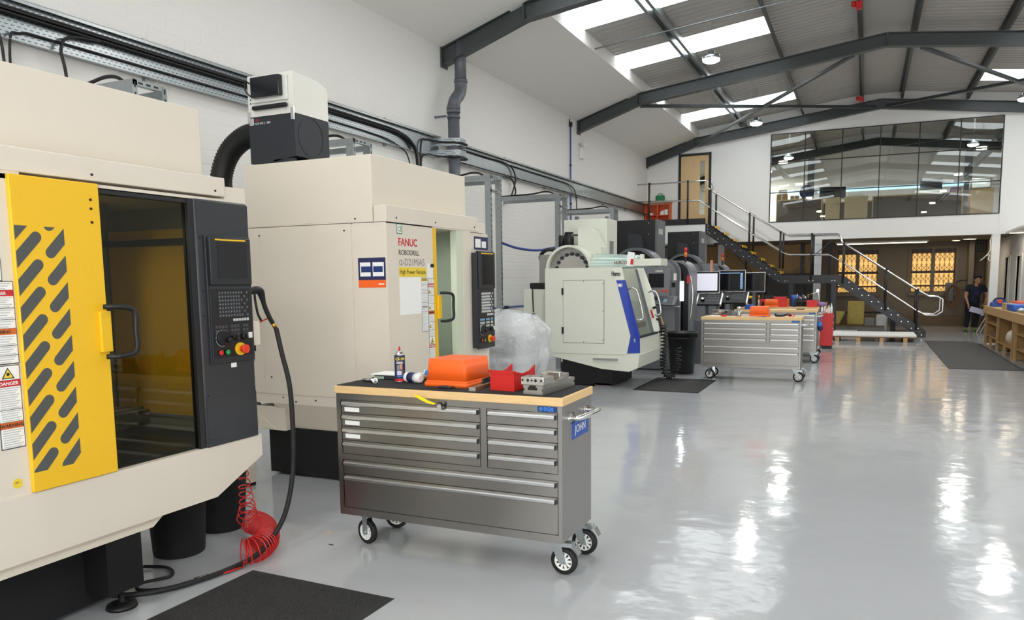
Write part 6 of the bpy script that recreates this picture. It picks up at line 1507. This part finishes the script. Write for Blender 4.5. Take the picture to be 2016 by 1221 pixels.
# ------------------------------------------------------------------ person
def skin(name, V, E, R, m, parent, sub=2, root=0):
    me = bpy.data.meshes.new(name); me.from_pydata([tuple(v) for v in V], E, []); o = bpy.data.objects.new(name, me); COL.objects.link(o)
    md = o.modifiers.new('s', 'SKIN'); sv = me.skin_vertices[0].data
    for i, r in enumerate(R): sv[i].radius = r if isinstance(r, tuple) else (r, r)
    sv[root].use_root = True
    s2 = o.modifiers.new('u', 'SUBSURF'); s2.levels = sub; s2.render_levels = sub
    dg = bpy.context.evaluated_depsgraph_get(); dg.update()
    mm = bpy.data.meshes.new_from_object(o.evaluated_get(dg)); bpy.data.objects.remove(o); bpy.data.meshes.remove(me)
    for p in mm.polygons: p.use_smooth = True
    mm.materials.clear(); mm.materials.append(M[m]); q = bpy.data.objects.new(name, mm); COL.objects.link(q); q.parent = parent; return q
P = thing('person', 'person in a dark navy t-shirt bending forward beside the workbench holding a pale sheet', 'person', (2.80, 25.45, 0))
# local coordinates: x right in the photo, -y towards the camera
J = dict(pel=(.0, .06, .86), belly=(.03, .02, 1.02), chest=(.05, -.08, 1.20), neck=(.06, -.17, 1.34), nk2=(.065, -.21, 1.39), head=(.075, -.25, 1.47), crown=(.075, -.23, 1.55),
         shL=(-.13, -.10, 1.27), elL=(-.195, -.14, 1.02), wrL=(-.125, -.22, .79), shR=(.24, -.12, 1.26), elR=(.35, -.12, 1.02), wrR=(.285, -.24, .84),
         hpL=(-.09, .05, .82), knL=(-.10, -.02, .46), anL=(-.13, .02, .09), toL=(-.16, -.13, .035), hpR=(.10, .05, .82), knR=(.12, -.02, .46), anR=(.10, .02, .09), toR=(.06, -.13, .035))
names = list(J); idx = {n: i for i, n in enumerate(names)}; V = [Vector(J[n]) for n in names]
RR = dict(pel=(.13, .10), belly=(.125, .095), chest=(.15, .105), neck=.055, nk2=.055, head=(.078, .092), crown=(.060, .070), shL=.058, elL=.042, wrL=.028, shR=.058, elR=.042, wrR=.028, hpL=.085, knL=.06, anL=.042, toL=.035, hpR=.085, knR=.06, anR=.042, toR=.035)
E_ = [('pel', 'belly'), ('belly', 'chest'), ('chest', 'neck'), ('neck', 'nk2'), ('nk2', 'head'), ('head', 'crown'), ('chest', 'shL'), ('shL', 'elL'), ('elL', 'wrL'), ('chest', 'shR'), ('shR', 'elR'), ('elR', 'wrR'), ('pel', 'hpL'), ('hpL', 'knL'), ('knL', 'anL'), ('anL', 'toL'), ('pel', 'hpR'), ('hpR', 'knR'), ('knR', 'anR'), ('anR', 'toR')]
E2 = [(idx[a], idx[b]) for a, b in E_]; RL = [RR[n] for n in names]
def hand(side, wr, palm_dir, nrm, thumb):
    """palm and five separate fingers appended to the body skeleton"""
    wr_i = idx[wr]; w0 = V[wr_i]; d = Vector(palm_dir).normalized(); s_ = Vector(thumb).normalized(); n = Vector(nrm).normalized()
    p = len(V); V.append(w0+d*.045); RL.append((.03, .018)); E2.append((wr_i, p)); q = len(V); V.append(w0+d*.08); RL.append((.034, .016)); E2.append((p, q))
    for k, (off, L) in enumerate(((.027, .062), (.010, .07), (-.008, .065), (-.026, .052))):
        a = len(V); b0 = V[q]+s_*off+d*.012; V.append(b0+d*L*.45+n*.006); RL.append(.009); E2.append((q, a)); V.append(b0+d*L*.75+n*.022); RL.append(.0085); E2.append((a, a+1)); V.append(b0+d*L*.9+n*.042); RL.append(.007); E2.append((a+1, a+2))
    a = len(V); V.append(V[p]+s_*.04+d*.01+n*.008); RL.append(.011); E2.append((p, a)); V.append(V[p]+s_*.05+d*.045+n*.018); RL.append(.009); E2.append((a, a+1))
hand('L', 'wrL', (.10, -.05, -1), (1, -.1, .1), (.0, -1, 0)); hand('R', 'wrR', (-.45, -.3, -.8), (-.8, 0, .3), (-.2, -1, 0))
body = skin('body', V, E2, RL, 'skin', P, 2)
b = mb('skin')   # facial features
hx, hy, hz = J['head']
b = mb('skin').sphere((hx+.012, hy-.098, hz-.012), .014, 10, .022, .022).sphere((hx-.078, hy+.01, hz), .012, 8, .02, .03).sphere((hx+.08, hy+.01, hz), .012, 8, .02, .03).sphere((hx+.012, hy-.075, hz-.065), .035, 12, .035, .028); b.build('nose_and_ears', body)
b = mb('hair').sphere((hx-.018, hy-.088, hz+.016), .009, 8).sphere((hx+.042, hy-.086, hz+.016), .009, 8).box(hx-.036, hx-.004, hy-.096, hy-.086, hz+.032, hz+.038).box(hx+.026, hx+.058, hy-.094, hy-.084, hz+.032, hz+.038).box(hx-.012, hx+.034, hy-.098, hy-.088, hz-.052, hz-.046); b.build('eyes_and_mouth', body)
b = mb('hair').sphere((hx+.012, hy-.060, hz-.078), .040, 12, .040, .022); b.build('beard', P)
hr = mb('hair'); hr.sphere((hx-.005, hy+.045, hz+.055), .094, 18, .095, .085)
for i in range(40):
    a = i*2.4; rr_ = .03+.065*((i*7) % 10)/10; hr.sphere((hx+rr_*math.cos(a), hy+.02+rr_*math.sin(a), hz+.115-.35*rr_), .024, 6)
hr.build('hair', P)
def S_(pts, rad, edges, m, name): return skin(name, [Vector(p) for p in pts], edges, rad, m, P, 2)
def lerp(a, b_, f): return tuple(Vector(J[a]).lerp(Vector(J[b_]), f))
S_([J['belly'], J['chest'], (.058, -.14, 1.29), J['shL'], lerp('shL', 'elL', .35), lerp('shL', 'elL', .62), J['shR'], lerp('shR', 'elR', .35), lerp('shR', 'elR', .62), (.01, .05, .88), (.0, .05, .80)],
   [(.155, .150), (.178, .150), .092, .084, .072, .068, .084, .072, .068, (.16, .145), (.165, .14)], [(0, 1), (1, 2), (1, 3), (3, 4), (4, 5), (1, 6), (6, 7), (7, 8), (0, 9), (9, 10)], 'navy_cloth', 't_shirt')
S_([(.0, .06, .84), J['hpL'], J['knL'], lerp('knL', 'anL', 1.0), J['hpR'], J['knR'], lerp('knR', 'anR', 1.0)], [(.145, .115), .10, .078, .066, .10, .078, .066], [(0, 1), (1, 2), (2, 3), (0, 4), (4, 5), (5, 6)], 'trouser', 'trousers')
for n_, (a, tt) in enumerate((('anL', 'toL'), ('anR', 'toR'))):
    A = Vector(J[a]); T_ = Vector(J[tt]); sh = skin('shoe', [A+Vector((0, .05, -.035)), A+Vector((0, 0, -.03)), T_+Vector((0, 0, .012)), T_+Vector((-.01, -.05, .004))], [(0, 1), (1, 2), (2, 3)], [.045, .052, .046, .036], 'sneaker', P)
    mb('black').box(A.x-.055, A.x+.045, T_.y-.06, A.y+.09, 0, .022, .008).build('sole', sh)
mb('blue_sign').cyl((.07, -.225, 1.10), (.07, -.205, 1.11), .07, 20).build('print_badge', P)
bpy.data.objects['print_badge'].data.materials.clear(); bpy.data.objects['print_badge'].data.materials.append(M['navy_ink'])
t = thing('pale_sheet', 'pale lilac folded sheet held in the hand of the person', 'sheet', (2.72, 25.20, .50))
b = mb('lilac'); b.obox((.16, 0, .11), (1, .1, -.30), (0, 1, 0), (.30, 0, 1), .17, .003, .075); b.obox((.30, .02, .02), (.6, .1, -.8), (0, 1, 0), (.8, 0, .6), .06, .003, .04); b.build('sheet', t)
# ------------------------------------------------------------------ groups for repeated things
GR = dict(steel_rafter='steel rafters across the hall', roof_purlin='purlins along the roof', diagonal_brace='diagonal braces under the roof', pendant_lamp='pendant high bay lamps',
          alarm_sounder='red fire alarm sounders', tool_chest='stainless tool chests', cable='cables on and near the left wall', strut_frame='galvanised strut frames on the left', support_post='white posts under the mezzanine',
          dark_post='dark posts under the mezzanine', soffit_light='ceiling lights under the mezzanine', office_desk='office desks behind the glass', office_pedestal='wooden cabinets behind the glass', office_monitor='office monitors',
          office_column='office columns', small_box='boxes in the orange bookcase', storage_box='boxes on the office desk', waste_bin='black bins on the floor', floor_mat='rubber mats on the floor', blue_air_pipe='blue compressed air pipes',
          drilling_machine='cream drilling machines', grey_mill='grey milling machines', control_console='consoles beyond the mid-hall chest', plastic_crate='orange crates on the chests', red_box='red boxes on the furthest chest',
          tool_holder='tool holders on the furthest chest', steel_block='grey blocks on the mid-hall chest', insulation_batt='mineral wool batts')
tops = [o for o in bpy.data.objects if o.parent is None and o.get('label')]
for o in tops:
    b_ = o.name.split('.')[0]
    if b_ in GR and not o.get('group') and sum(1 for q in tops if q.name.split('.')[0] == b_) > 1: o['group'] = GR[b_]
